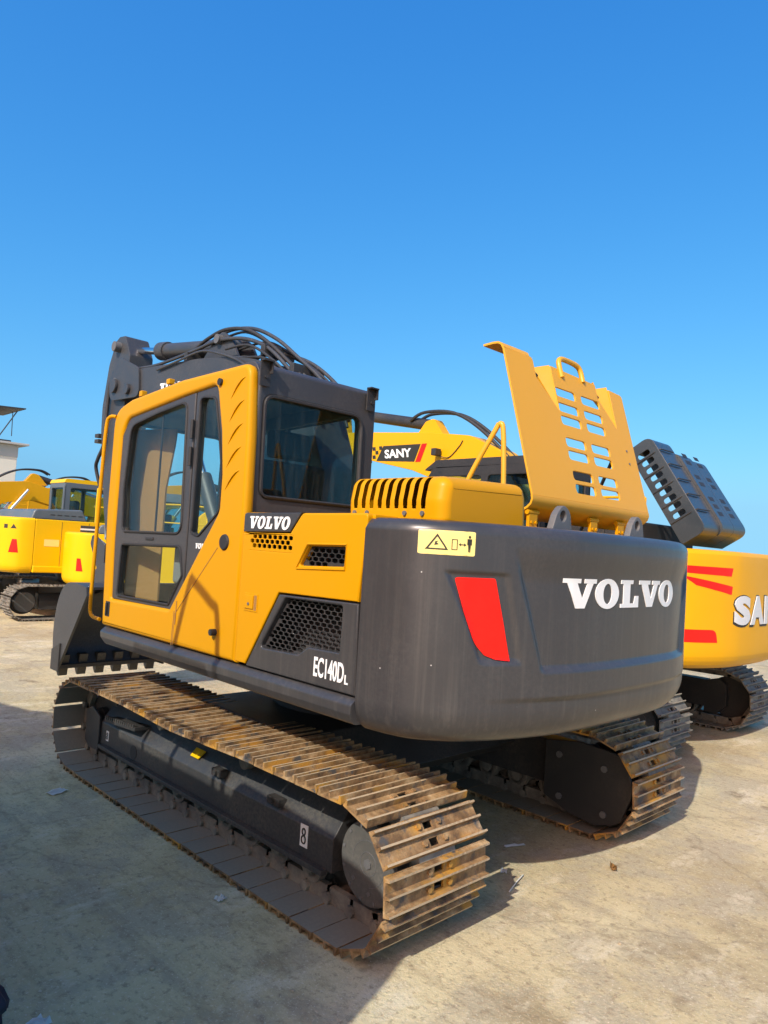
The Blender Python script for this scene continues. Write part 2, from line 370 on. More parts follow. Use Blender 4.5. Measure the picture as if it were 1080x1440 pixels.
# ------------------------------------------------------------------ crawler tracks
PITCH = 0.158
def shoe_mesh(w=0.617, detail=True):
    prof_all = []
    def seg(x0, x1, gx):
        pts = [(x0, 0), (x0, 0.010)]
        for g in gx:
            pts += [(g-.008, .010), (g-.0045, .034), (g+.0045, .034), (g+.008, .010)]
        pts += [(x1, .010), (x1, 0)]
        return pts
    bm = bmesh.new(); hw = w/2
    full = seg(-.0757, .0757, (-.0672, 0, .0637))
    merge(bm, prism_bm(full, -hw, -.028)); merge(bm, prism_bm(full, .028, hw))
    for a, b_, g in ((-.0757, -.050, (-.0672,)), (-.020, .020, (0,)), (.048, .0757, (.0637,))):
        merge(bm, prism_bm(seg(a, b_, g), -.028, .028))
    if detail:
        for bx in (-.035, .034):
            for by in (-.062, .062): bolt_bm(bm, (bx, by, .008), (0, 0, 1), .013, .014)
    bmesh.ops.recalc_face_normals(bm, faces=bm.faces)
    for fc in bm.faces:                       # the flat inner face carries grey chain dust, the outer side is rusty
        if fc.normal.z < -.9: fc.material_index = 1
        elif fc.normal.z > .9 and fc.calc_center_median().z > .03: fc.material_index = 2
    me = bpy.data.meshes.new('track_shoe'); bm.to_mesh(me); bm.free(); return me
SHOE = shoe_mesh(); [SHOE.materials.append(MATS[k]) for k in ('track_steel', 'shoe_dust', 'shoe_edge')]
SHOE_G = shoe_mesh(0.56); [SHOE_G.materials.append(MATS[k]) for k in ('track_grey', 'track_grey', 'shoe_dust')]
def track_path(L, rp, zc, n, sag=0.02):
    """n pivots round a stadium of half-length L, pivot radius rp, centre height zc"""
    per = 4*L+2*math.pi*rp; out = []
    for i in range(n):
        s = per*i/n
        if s < 2*L: out.append((-L+s, zc+rp-sag*math.sin(math.pi*s/(2*L))**2*(0.6+0.4*math.cos(4*math.pi*s/(2*L)))))
        elif s < 2*L+math.pi*rp:
            a = math.pi/2-(s-2*L)/rp; out.append((L+rp*math.cos(a), zc+rp*math.sin(a)))
        elif s < 4*L+math.pi*rp: out.append((L-(s-2*L-math.pi*rp), zc-rp))
        else:
            a = -math.pi/2-(s-4*L-math.pi*rp)/rp; out.append((-L+rp*math.cos(a), zc+rp*math.sin(a)))
    return out
def crawler(parent, yc, L=1.41, RO=0.317, w=0.617, shoes='objects', shoe=None, mat='track_steel', far=False, fr_mat='frame_steel'):
    """one crawler track: chain with its shoes as sub-parts, rollers, idler, sprocket and track frame"""
    out = 1 if yc > 0 else -1
    rp = RO-0.057; n = round((4*L+2*math.pi*rp)/PITCH); P = track_path(L, rp, RO, n)
    bm = bmesh.new(); frames = []
    for i in range(n):
        a = Vector((P[i][0], 0, P[i][1])); b_ = Vector((P[(i+1) % n][0], 0, P[(i+1) % n][1])); d = (b_-a).normalized()
        up = Vector((-d.z, 0, d.x)); mid = (a+b_)/2
        if (mid-Vector((max(-L, min(L, mid.x)), 0, RO))).dot(up) < 0: up = -up
        frames.append((mid, d, up))
        if not far:
            for s in (-1, 1):
                nb = box_bm((-.088, .088), (s*.075-.016, s*.075+.016), (-.05, .0205), 0)
                M = Matrix((d, Vector((0, 1, 0)) if True else 0, up)).transposed().to_4x4(); M.translation = mid+Vector((0, yc, 0)); nb.transform(M); merge(bm, nb)
            cyl_bm(a+Vector((0, yc-.11, 0)), a+Vector((0, yc+.11, 0)), .026, 8, bm)
    if shoes == 'joined':
        for mid, d, up in frames:
            nb = bmesh.new(); nb.from_mesh(shoe); M = Matrix((d, up.cross(d), up)).transposed().to_4x4()
            M.translation = mid+up*.021+Vector((0, yc, 0)); nb.transform(M); merge(bm, nb)
    chain = finish('track_chain', bm, mat if shoes == 'joined' else 'track_grey', parent)
    if shoes == 'joined': chain['kind'] = 'stuff'
    else:
        for k, (mid, d, up) in enumerate(frames):
            o = link('track_shoe', shoe, None, chain)
            tl = random.uniform(-.012, .012); d2 = d*math.cos(tl)+up*math.sin(tl); up2 = up*math.cos(tl)-d*math.sin(tl)
            M = Matrix((d2, up2.cross(d2), up2)).transposed().to_4x4(); M.translation = mid+up*(.0215+random.uniform(-.0015, .0015))+Vector((0, yc+random.uniform(-.002, .002), 0))
            o.matrix_local = M
    # idler in front, sprocket behind
    ri = rp-.052
    nb = cyl_bm((L, yc-.05, RO), (L, yc+.05, RO), ri, 32, None, None, True, .008); cyl_bm((L, yc-.09, RO), (L, yc+.09, RO), .09, 20, nb)
    finish('idler_wheel', nb, 'black_steel', parent)
    sp = finish('drive_sprocket', cyl_bm((-L, yc-.03, RO), (-L, yc+.03, RO), ri+.01, 21), 'black_steel', parent)
    y1 = yc+out*.135
    d = finish('final_drive_cover', cyl_bm((-L, yc+out*.03, RO), (-L, y1, RO), .175, 40, None, None, True, .010), 'disc_steel', parent, 40)
    if not far:
        nb = bmesh.new()
        for k in range(12):
            a = 2*math.pi*k/12+.2; bolt_bm(nb, (-L+.155*math.cos(a), y1-.002, RO+.155*math.sin(a)), (0, out, 0), .008, .006)
        for rr in (.048, .095):
            ring = [(-L+rr*math.cos(a*math.pi/20), y1+.0005, RO+rr*math.sin(a*math.pi/20)) for a in range(0, 30 if rr > .05 else 41)]
            tube_bm(ring, .0016, 5, nb, 0)
        cyl_bm((-L, y1-.002, RO), (-L, y1+.006, RO), .022, 6, nb)
        for k in range(5):
            a = 1.9+k*.9; cyl_bm((-L+.12*math.cos(a), y1-.002, RO+.12*math.sin(a)), (-L+.12*math.cos(a), y1+.003, RO+.12*math.sin(a)), .012, 4, nb)
        finish('cover_bolts', nb, 'grey_steel', d)
    # rollers
    if not far:
        for k in range(9):
            x = -1.0+k*.25
            nb = cyl_bm((x, yc-.10, RO-rp+.108), (x, yc+.10, RO-rp+.108), .058, 16); cyl_bm((x, yc-.118, RO-rp+.108), (x, yc+.118, RO-rp+.108), .035, 12, nb)
            for s in (-1, 1): cyl_bm((x, yc+s*.062, RO-rp+.108), (x, yc+s*.10, RO-rp+.108), .078, 16, nb)
            finish('track_roller', nb, 'track_grey', parent)
        for x in (-.38, .55): finish('carrier_roller', cyl_bm((x, yc-.09, RO+rp-.095), (x, yc+.09, RO+rp-.095), .045, 16), 'track_grey', parent)
    # frame: hexagonal-section beam; its outer flank slopes up and inwards to a ridge
    yo = yc+out*.125; yi = yc-out*.12
    x0, x1 = -L+.24, L-.10
    prof = [(yo, .185), (yo, .335), (yc+out*.03, .465), (yi, .465), (yi, .185)]
    nb = prism_bm(prof, x0, x1, .006, 2, 'x')
    fr = finish('track_frame', nb, fr_mat, parent)
    if not far:
        # bottom flange lip, rear bracket round the final drive, front fork
        box('flange', (x0+.03, x1-.05), (min(yo, yo+out*.035), max(yo, yo+out*.035)), (.172, .197), fr_mat, fr, .004)
        prism('rear_bracket', [(-L+.245, .13), (-L+.245, .46), (-L+.10, .50), (-L+.02, .44), (-L+.02, .22), (-L+.12, .13)], min(yi, yc-out*.05), max(yi, yc-out*.05), fr_mat, fr, .006)
        prism('front_guard', [(L-.11, .14), (L-.11, .37), (L+.02, .42), (L+.11, .38), (L+.11, .17), (L+.03, .13)], min(yo, yo+out*.018), max(yo, yo+out*.018), fr_mat, fr, .006)
        for s in (0, 1):
            xs = x1-.28 if s else x1-.18
        # grease guard and step pad on top of the frame
        step = prism('step_pad', [(.72, .40), (1.16, .37), (1.16, .395), (.72, .425)], yc+out*.02 if out > 0 else yc-.17, yc+.17 if out > 0 else yc-.02, 'black_steel', fr, .004)
        nb = bmesh.new()
        for k in range(14):
            xx = .74+k*.03; zz = .425-(xx-.72)*.068
            nb2 = box_bm((xx, xx+.014), (yc+out*.165-.008, yc+out*.165+.008), (zz-.006, zz+.016), 0); merge(nb, nb2)
        finish('step_teeth', nb, fr_mat, step)
        for xx in (.80,):
            finish('drain_hole', cyl_bm((xx, yo-out*.01, .245), (xx, yo+out*.002, .245), .045, 20), 'rubber', fr)
        for xx in (-.20, -.72):
            nb = bmesh.new(); merge(nb, box_bm((xx-.05, xx+.05), (min(yc+out*.09, yc+out*.14), max(yc+out*.09, yc+out*.14)), (.36, .40), .006))
            bolt_bm(nb, (xx, yc+out*.135, .385), (0, out, 0), .016, .02)
            finish('frame_lug', nb, 'black_steel', fr)
    return chain

# ------------------------------------------------------------------ counterweight surface
PLAN = [(0, -2.0), (.14, -1.999), (.26, -1.995), (.40, -1.986), (.52, -1.972), (.675, -1.935), (.79, -1.893), (.874, -1.858), (.96, -1.815), (1.037, -1.768), (1.10, -1.712), (1.15, -1.655), (1.19, -1.588), (1.215, -1.50), (1.226, -1.43), (1.23, -1.372)]
def plan_x(y):
    y = abs(y)
    for (a, xa), (b_, xb) in zip(PLAN, PLAN[1:]):
        if y <= b_: return xa+(xb-xa)*(y-a)/(b_-a)
    return PLAN[-1][1]
def sstep(a, b_, x):
    t_ = max(0, min(1, (x-a)/(b_-a))); return t_*t_*(3-2*t_)
def cw_inset(y, z, z0, z1, detail):
    """how far the skin sits inside the plan outline at height z"""
    d = 0.0
    ht = z1-z; rt = .055
    if ht < rt: d += rt-math.sqrt(max(0, rt*rt-(rt-ht)**2))
    hb = z-z0; rb = .15
    if hb < rb: d += .115*(1-math.sqrt(max(0, 1-((rb-hb)/rb)**2)))
    if detail:
        k = 1-sstep(1.045, 1.072, z); d += .016*k*sstep(1.0, .6, abs(y))           # lower band set back
        edge = .78-(1.486-z)*.30                                              # recessed name panel
        d += .022*sstep(edge+.012, edge-.020, abs(y))*sstep(1.165, 1.20, z)*sstep(1.70, 1.54, z)
        # pocket round each reflector
        yl = 1.085-(1.57-z)*.36; yr = .885-(1.57-z)*.20
        d += .012*sstep(yl+.012, yl-.006, abs(y))*sstep(yr-.035, yr-.004, abs(y))*sstep(1.20, 1.235, z)*sstep(1.585, 1.565, z)
    return d
def cw_point(y, z, off=0.0, z0=.872, z1=1.785, detail=True, sx=0.0):
    e = .01; dx = (plan_x(y+e)-plan_x(y-e))/(2*e); n = Vector((-1, dx, 0)).normalized()
    p = Vector((plan_x(y), y, z)); return p+n*(off-cw_inset(y, z, z0, z1, detail))+Vector((sx, 0, 0))
def counterweight(name, mat, parent, z0=.872, z1=1.785, detail=True, nu=400, nv=190, xin=-1.372, plan=PLAN):
    # dense polyline of the plan from left to right, then a vertical grid; closed by top, bottom and front faces
    half = smooth_path([(a, x, 0) for a, x in plan], 8)
    pts = [(p.x, p.y) for p in half]
    seq = [(-a, x) for a, x in pts[::-1]]+[(a, x) for a, x in pts[1:]]
    d = [0]
    for (a, b_), (c_, e) in zip(seq, seq[1:]): d.append(d[-1]+math.hypot(c_-a, e-b_))
    res = []; j = 0
    for k in range(nu+1):
        s = d[-1]*k/nu
        while j < len(d)-2 and d[j+1] < s: j += 1
        q = (s-d[j])/max(d[j+1]-d[j], 1e-9); res.append((seq[j][0]+(seq[j+1][0]-seq[j][0])*q, seq[j][1]+(seq[j+1][1]-seq[j][1])*q))
    bm = bmesh.new(); rows = []
    zs = []
    for k in range(nv+1):
        t_ = k/nv; zs.append(z0+(z1-z0)*(t_ if 0 < t_ < 1 else t_))
    zs = sorted(set(zs+[z0+.15*q*q/36 for q in range(6)]+[z1-.055*q*q/36 for q in range(6)]))
    for z in zs:
        row = []
        for k, (y, x) in enumerate(res):
            a = res[max(k-1, 0)]; b_ = res[min(k+1, nu)]; tx = b_[0]-a[0]; ty = b_[1]-a[1]; n = Vector((-abs(tx) if False else -tx, ty, 0))
            n = Vector((-tx, ty, 0)); n = Vector((n.x, n.y, 0)).normalized()
            # outward normal: tangent is (dy, dx) in (y, x)
            out = Vector((-tx, ty, 0)).normalized()
            row.append(bm.verts.new(Vector((x, y, z))-out*cw_inset(y, z, z0, z1, detail)))
        rows.append(row)
    for A, B in zip(rows, rows[1:]):
        for k in range(nu): bm.faces.new((A[k], A[k+1], B[k+1], B[k]))
    bm.faces.new(rows[-1]); bm.faces.new(rows[0][::-1])
    bm.faces.new([rw[0] for rw in rows]+[rw[-1] for rw in rows[::-1]])
    return finish(name, bm, mat, parent, 40)

# ------------------------------------------------------------------ hexagon mesh grille
def inside(poly, x, y):
    c_ = False; j = len(poly)-1
    for i in range(len(poly)):
        xi, yi = poly[i][:2]; xj, yj = poly[j][:2]
        if (yi > y) != (yj > y) and x < (xj-xi)*(y-yi)/(yj-yi)+xi: c_ = not c_
        j = i
    return c_
def hex_grille(name, ax, v, region, sx, sy, bar, mat, parent, th=.006, outline=None):
    xs = [p[0] for p in region]; zs = [p[1] for p in region]; holes = []; row = 0
    z = min(zs)
    while z < max(zs)+sy:
        x = min(xs)+(sx/2 if row % 2 else 0)
        while x < max(xs)+sx:
            hx = [(x+dx*(sx/2-bar/2)*1.15 if False else x+dx, z+dz) for dx, dz in ((0, sy*.60-bar*.5), (sx/2-bar/2, sy*.28), (sx/2-bar/2, -sy*.28), (0, -sy*.60+bar*.5), (-sx/2+bar/2, -sy*.28), (-sx/2+bar/2, sy*.28))]
            if all(inside(region, a, b_) for a, b_ in hx): holes.append(hx)
            x += sx
        z += sy*.86; row += 1
    return plate(name, ax, v, th, outline or region, holes, mat, parent)

# ------------------------------------------------------------------ ground
gm = bmesh.new()
bmesh.ops.create_grid(gm, x_segments=2, y_segments=2, size=1500)
g = finish('ground', gm, 'concrete', None); tag(g, 'dusty sand-coloured concrete yard with dark stains', 'ground', kind='structure')

# ================================================================== the charcoal and yellow excavator in front
EX = thing('crawler_excavator', 'yellow crawler excavator with charcoal counterweight, its slotted yellow engine hood propped open', 'excavator')
crawler(EX, 0.995, shoes='objects', shoe=SHOE)
crawler(EX, -0.995, shoes='objects', shoe=SHOE)
TF = [o for o in EX.children if o.name.startswith('track_frame')]
# car body between the tracks, swing ring
nb = prism_bm([(-.75, .40), (-.55, .62), (.55, .62), (.75, .40), (.6, .30), (-.6, .30)], -.86, .86, .01); 
finish('car_body', nb, 'black_steel', EX)
finish('swing_ring', cyl_bm((0, 0, .60), (0, 0, .86), .52, 40), 'black_steel', EX)
# far track: bolted cover plate on its inner flank, as seen under the counterweight
cp = plate('sprocket_guard', 'y', -.745, .02, [(-1.06, .16, .02), (-1.06, .50, .02), (-1.30, .54, .12), (-1.60, .52, .16), (-1.66, .33, .14), (-1.58, .12, .12), (-1.42, .07, .1), (-1.25, .09, .04)], [], 'black_steel', EX, .006)
nb = bmesh.new()
for q in ((-1.166, .431), (-1.474, .418), (-1.175, .178), (-1.478, .152)): bolt_bm(nb, (q[0], -.736, q[1]), (0, 1, 0), .020, .012, 10)
finish('guard_bolts', nb, 'grey_steel', cp)
# stencilled 8 plates and the yellow tag on the near track frame
near = TF[0]
def figure8(o, x, y, z, h, rz=0):
    pl = box('number_plate', (x-h*.32, x+h*.32), (y, y+.003), (z-h*.6, z+h*.6), 'white', o, 0)
    for dz, rr in ((.22*h, .17*h), (-.20*h, .21*h)):
        ring = [(x+rr*.8*math.cos(a*math.pi/9), y+.004, z+dz+rr*math.sin(a*math.pi/9)) for a in range(19)]
        tube('numeral', ring, h*.045, 'decal_black', pl, 5, 0)
figure8(near, -.965, 1.1205, .290, .085)
figure8(near, 1.19, 1.1205, .262, .055)
bm = bmesh.new(); q = [bm.verts.new(p) for p in ((.03, 1.062, .4265), (.13, 1.062, .4265), (.135, 1.098, .385), (.05, 1.098, .385))]; bm.faces.new(q)
rr_ = bmesh.ops.extrude_face_region(bm, geom=list(bm.faces)); 
for v_ in rr_['geom']:
    if isinstance(v_, bmesh.types.BMVert): v_.co += Vector((0, .004, .004))
finish('yellow_tag', bm, 'yellow_lemon', near)

# ---- lower skirt beam down the left side, and its twin on the right
for s in (1, -1):
    pr = [(s*1.10, .900, .02), (s*1.225, .900, .03), (s*1.247, .945, .02), (s*1.247, .985, .02), (s*1.215, 1.012, .01), (s*1.10, 1.012)]
    nb = prism_bm(pr, -1.368, 1.15, 0, 2, 'x')
    for q in nb.verts:          # front end swept up and rounded
        if q.co.x > 1.0 and q.co.z < .96: q.co.x -= .05*(.96-q.co.z)/.06
    finish('side_skirt', nb, 'charcoal', EX)
finish('upper_frame', box_bm((-1.36, 1.12), (-1.09, 1.09), (.90, 1.0), .01), 'black_steel', EX)

# ---- counterweight with its name, reflectors, decal and lifting eyes
CW = counterweight('counterweight', 'charcoal', EX)
def on_cw(a0, a1, z0, z1): return lambda a, b_, c_: cw_point(a0+(a1-a0)*a, z0+(z1-z0)*b_, .001+c_)
bm = word_bm(); refine(bm, .05)
finish('lettering', thicken(bm, on_cw(.580, -.475, 1.442, 1.572), .003), 'white', CW)
for s in (1, -1):
    ol = [(.915*s, 1.558, .01), (1.066*s, 1.556, .012), (1.034*s, 1.43, .3), (.985*s, 1.29, .3), (.945*s, 1.245, .03), (.90*s, 1.228, .05), (.838*s, 1.222, .004)]
    bm = curve_bm([fillet(ol)], 0); refine(bm, .03)
    finish('reflector', thicken(bm, lambda a, b_, c_: cw_point(a, b_, .001+c_), .006), 'red', CW)
bm = curve_bm([fillet(rnd([(0, 0), (1, 0), (1, 1), (0, 1)], .06))], 0); refine(bm, .12)
DP = finish('warning_decal', thicken(bm, on_cw(1.168, 1.003, 1.643, 1.742), .0015), 'decal_yellow', CW)
def decal(loops, name='decal_symbol', mat='decal_black', off=.0018):
    bm = curve_bm(loops, 0); refine(bm, .12)
    return finish(name, thicken(bm, lambda a, b_, c_: cw_point(1.168+(1.003-1.168)*a, 1.643+(1.742-1.643)*b_, .001+off+c_), .0008), mat, DP)
decal([[(.09, .2), (.47, .2), (.28, .86)], [(.14, .26), (.42, .26), (.28, .74)]])
decal([[(.235, .38), (.31, .42), (.27, .5), (.30, .56), (.25, .54)]])
decal([[(.53, .22), (.64, .22), (.64, .66), (.53, .66)], [(.545, .25), (.625, .25), (.625, .63), (.545, .63)]])
decal([[(.66, .45), (.70, .52), (.70, .47), (.76, .47), (.76, .52), (.80, .45), (.76, .38), (.76, .43), (.70, .43), (.70, .38)]])
decal([[(.82, .70), (.92, .70), (.92, .45), (.90, .45), (.89, .16), (.875, .16), (.87, .4), (.865, .16), (.85, .16), (.84, .45), (.82, .45)]])
decal([ell(.87, .78, .025, .06, 12)])
for yy in (.385, -.345):
    ol = [(yy-.085, 1.765), (yy+.095, 1.765), (yy+.055, 1.86, .06), (yy+.0, 1.912, .07), (yy-.06, 1.875, .06)]
    plate('lifting_eye', 'x', -1.79, .035, ol, [ell(yy, 1.852, .026, .026, 18)], 'grey_steel', CW, .004)
# crease strips: worn vertical edge beside the recess are part of the casting; nothing added

# ---- rear left body side: yellow service door over a charcoal lower panel
SIDE_Y = 1.205; TH = .05
DOOR = plate('service_door', 'y', SIDE_Y, TH, [(-.447, 1.03), (-.447, 1.688), (-.845, 1.697), (-.93, 1.795, .04), (-1.384, 1.80, .02), (-1.352, 1.418), (-.783, 1.408, .02), (-.538, 1.03)],
      [[(-.992, 1.642, .008), (-1.248, 1.649, .008), (-1.245, 1.562, .008), (-.93, 1.548, .008)], [(-.508, 1.606, .004), (-.508, 1.684, .004), (-.866, 1.684, .004), (-.866, 1.606, .004)]],
      'yellow', EX, .008, 3)
hex_grille('vent_mesh', 'y', 1.227, [(-.500, 1.604), (-.500, 1.690), (-.874, 1.690), (-.874, 1.604)], .0425, .027, .009, 'yellow', DOOR)
hex_grille('vent_mesh', 'y', 1.205, [(-.985, 1.648), (-1.252, 1.655), (-1.250, 1.556), (-.922, 1.542)], .046, .0245, .0055, 'black_steel', DOOR)
nb = bmesh.new(); tube_bm([(-.99, 1.231, 1.652), (-1.262, 1.231, 1.660), (-1.258, 1.231, 1.550), (-.915, 1.231, 1.535), (-.99, 1.231, 1.652)], .006, 6, nb, 0)
finish('vent_rim', nb, 'yellow', DOOR)
LT = box('latch', (-.618, -.503), (1.229, 1.2335), (1.295, 1.385), 'yellow', DOOR, .002)
box('latch_recess', (-.612, -.590), (1.2337, 1.2345), (1.303, 1.377), 'cardboard', LT, 0)
box('latch_paddle', (-.586, -.512), (1.2335, 1.240), (1.308, 1.375), 'yellow', LT, .003)
finish('latch_lock', cyl_bm((-.55, 1.239, 1.332), (-.55, 1.243, 1.332), .008, 10), 'grey_steel', LT)
TRIM = plate('name_trim', 'y', SIDE_Y, TH, [(-.447, 1.694), (-.447, 1.792, .02), (-.925, 1.798), (-.842, 1.703)], [], 'charcoal', EX, .006)
bm = word_bm(.22)
finish('lettering', thicken(bm, lambda a, b_, c_: (-.492-.345*a, 1.2315+c_, 1.713+.062*b_), .002), 'white', TRIM)
LOWP = plate('lower_panel', 'y', SIDE_Y, TH, [(-.544, 1.022), (-.789, 1.401, .01), (-1.356, 1.411), (-1.366, 1.022)],
      [[(-.838, 1.388, .02), (-1.256, 1.392, .012), (-1.252, 1.188, .01), (-1.035, 1.182, .02), (-.965, 1.138, .02), (-.655, 1.128, .02)]], 'charcoal', EX, .008, 3)
hex_grille('vent_mesh', 'y', 1.200, [(-.828, 1.400), (-1.264, 1.404), (-1.262, 1.180), (-1.033, 1.172), (-.967, 1.126), (-.640, 1.116)], .0455, .0225, .0052, 'charcoal', LOWP)
bm = text_bm('EC140D', .02); bmesh.ops.scale(bm, vec=(1, 1, 1), verts=bm.verts)
finish('lettering', thicken(bm, lambda a, b_, c_: (-1.09-.205*a, 1.2315+c_, 1.062+.088*b_), .002), 'white', LOWP)
bm = text_bm('L', .03)
finish('lettering', thicken(bm, lambda a, b_, c_: (-1.302-.022*a, 1.2315+c_, 1.062+.040*b_), .002), 'white', LOWP)
# engine bay walls behind the grilles (open above, where the hood stands up)
nb = bmesh.new()
box_bm((-1.30, -.50), (1.02, 1.03), (1.03, 1.70), 0, 2, nb)
finish('engine_bay_wall', nb, 'rubber', EX)
# deck over the left side of the engine bay, with the edge rolled over
plate('hood_deck', 'z', 1.782, .03, [(-.45, 1.20), (-1.40, 1.20), (-1.40, 1.0), (-.45, 1.0)], [], 'yellow', EX, .008)
box('hood_deck', (-1.40, -.46), (.30, .995), (1.76, 1.79), 'yellow', EX, .006)
# right flank of the body
box('right_panel', (-1.36, .55), (-1.23, -1.18), (1.02, 1.79), 'yellow', EX, .02, 3)
box('tool_box', (.57, 1.15), (-1.20, -.45), (1.02, 1.55), 'yellow', EX, .03, 3)
box('rear_bulkhead', (-1.39, -1.37), (-1.17, 1.0), (1.0, 1.76), 'black_steel', EX, 0)
box('front_bulkhead', (-.50, -.47), (-1.17, 1.0), (1.0, 1.76), 'black_steel', EX, 0)
ENG = box('engine_block', (-1.15, -.70), (-.75, .15), (1.02, 1.72), 'black_steel', EX, .03)
box('air_cleaner', (-.66, -.52), (-.9, -.3), (1.45, 1.86), 'rubber', EX, .05)

# ---- slotted intake cover standing on the deck: rounded box, nine tall slots down its left shoulder
X0, X1 = -1.065, -1.665
slots = [(-1.118-.0535*k) for k in range(9)]
cprof = fillet([(1.062, 1.785), (1.068, 1.90, .0), (1.040, 1.975, .075), (.485, 1.992, .09), (.455, 1.93, .0), (.445, 1.785)], 9)
cprof = [(1.062, 1.785), (1.064, 1.82), (1.066, 1.845), (1.067, 1.87)]+cprof[2:]
# resample the left flank finely so that the slot ends are round
pl_ = [Vector((a, b_)) for a, b_ in cprof]; fine_ = [pl_[0]]
for a, c_ in zip(pl_, pl_[1:]):
    n_ = max(1, int((c_-a).length/.009)) if a.x > .93 else 1
    for k in range(1, n_+1): fine_.append(a+(c_-a)*k/n_)
fine_ = [p_ for i_, p_ in enumerate(fine_) if i_ == 0 or (p_-fine_[i_-1]).length > 1e-5]
arc_ = [0]
for a, c_ in zip(fine_, fine_[1:]): arc_.append(arc_[-1]+(c_-a).length)
def cov_ring(ins):
    out = []
    for i, p in enumerate(fine_):
        d_ = (fine_[min(i+1, len(fine_)-1)]-fine_[max(i-1, 0)]).normalized(); n_ = Vector((-d_.y, d_.x))
        if n_.dot(p-Vector((.75, 1.85))) < 0: n_ = -n_
        out.append(p-n_*ins)
    return out
xs = [(X0, .030), (X0-.004, .016), (X0-.012, .006), (X0-.025, 0)]
for sx_ in slots: xs += [(sx_+d_, 0) for d_ in (.0145, .0125, .008, -.008, -.0125, -.0145)]
xs += [(-1.60, 0), (-1.618, .003), (-1.634, .010), (-1.647, .021), (-1.656, .036), (-1.660, .055)]
bm = bmesh.new(); grid = [[bm.verts.new((x, p.x, p.y)) for p in cov_ring(ins)] for x, ins in xs]
lo_, hi_ = .048, .218
def in_slot(xm, s_):
    for q_ in slots:
        h_ = abs(xm-q_)
        if h_ < .0145:
            cut = 0 if h_ < .008 else (.004 if h_ < .0125 else .010)
            return lo_+cut < s_ < hi_-cut
    return False
for i in range(len(xs)-1):
    for k in range(len(fine_)-1):
        if in_slot((xs[i][0]+xs[i+1][0])/2, (arc_[k]+arc_[k+1])/2): continue
        bm.faces.new((grid[i][k], grid[i+1][k], grid[i+1][k+1], grid[i][k+1]))
bm.faces.new(grid[-1]); bm.faces.new(grid[0])
IC = finish('intake_cover', bm, 'yellow', EX, 45)
so = IC.modifiers.new('sheet_thickness', 'SOLIDIFY'); so.thickness = .004; so.offset = -1; so.use_even_offset = False
IC.modifiers.move(1, 0)
box('cover_floor', (-1.60, -1.10), (.46, 1.03), (1.792, 1.797), 'rubber', IC, 0)
nb = bmesh.new()
for x in (-1.115, -1.20, -1.44, -1.545): bolt_bm(nb, (x, 1.062, 1.812), (0, 1, 0), .011, .010, 8)
finish('cover_screws', nb, 'grey_steel', IC)
# yellow tube handrail behind the cover
HRL = tube('handrail', [(-1.13, .395, 1.80), (-1.22, .37, 2.05), (-1.35, .335, 2.30), (-1.368, .33, 2.328), (-1.39, .325, 2.30), (-1.405, .32, 2.05), (-1.41, .32, 1.80)], .0135, 'yellow_hood', EX, 10, 5)

# ---- engine hood standing open: a slotted shell hinged along its rear edge
A = Vector((-1.415, 0, 1.985)); B = Vector((-1.172, 0, 2.822)); UPV = (B-A).normalized(); OUT = Vector((-UPV.z, 0, UPV.x)); HL = (B-A).length
def hood_pt(y, s_, off=0.0): p = A+UPV*s_+OUT*off; return Vector((p.x, y, p.z))
YL, YR = .078, -1.268
def slot_loop(yc, sc, hw=.112, hh=.029):
    return fillet([(yc-hw, sc-hh, .024), (yc+hw, sc-hh, .024), (yc+hw, sc+hh, .024), (yc-hw, sc+hh, .024)], 4)
rows_ = [.70, .60, .515, .375, .292, .165, .083]
P1 = (-.205, -.39, .24); P2 = (-.915, -1.085, .24)     # latch pockets: left y, right y, depth down from the top edge
OUTL = [(YL, 0), (YR, 0), (YR, HL-.03, .03), (P2[1]-.01, HL-.02), (P2[1], HL-.30), (P2[0], HL-.12), (P2[0], HL-.02, .01), (P1[1], HL-.005, .01), (P1[1], HL-.30), (P1[0], HL-.12), (P1[0], HL+.005, .03), (YL, HL)]
holes = [slot_loop(yc, s_) for s_ in rows_ for yc in (-.505, -.80)]
bm = curve_bm([fillet(OUTL)]+holes, .012, .003)
for q in bm.verts: q.co = hood_pt(q.co.x, q.co.y, q.co.z)
HOOD = finish('engine_hood', bm, 'yellow_hood', EX)
# rolled lips along the lower and upper edges
def lip(name, path, ya, yb, th=.012):
    bm = bmesh.new(); rings = []
    P = path; 
    for i, (px, pz) in enumerate(P):
        a = Vector(P[max(i-1, 0)]); c_ = Vector(P[min(i+1, len(P)-1)]); d = (c_-a).normalized(); n = Vector((d.y, -d.x))
        rings.append([bm.verts.new((px+n.x*s_*th/2, y, pz+n.y*s_*th/2)) for y in (ya, yb) for s_ in (-1, 1)])
    for a, c_ in zip(rings, rings[1:]):
        for i, j in ((0, 1), (1, 3), (3, 2), (2, 0)): bm.faces.new((a[i], a[j], c_[j], c_[i]))
    for rg in (rings[0], rings[-1]): bm.faces.new((rg[0], rg[1], rg[3], rg[2]))
    return finish(name, bm, 'yellow_hood', HOOD, 40)
b0 = hood_pt(0, 0)
lip('hood_lower_lip', [(b0.x, b0.z), (b0.x-.004, b0.z-.02), (b0.x+.004, b0.z-.045), (b0.x+.028, b0.z-.066), (b0.x+.09, b0.z-.095), (b0.x+.16, b0.z-.12)], YL, YR)
t0 = hood_pt(0, HL)
lip('hood_upper_lip', [(t0.x, t0.z), (t0.x+.012, t0.z+.022), (t0.x+.035, t0.z+.034), (t0.x+.07, t0.z+.036), (t0.x+.14, t0.z+.032)], YL, P1[0]+.03)
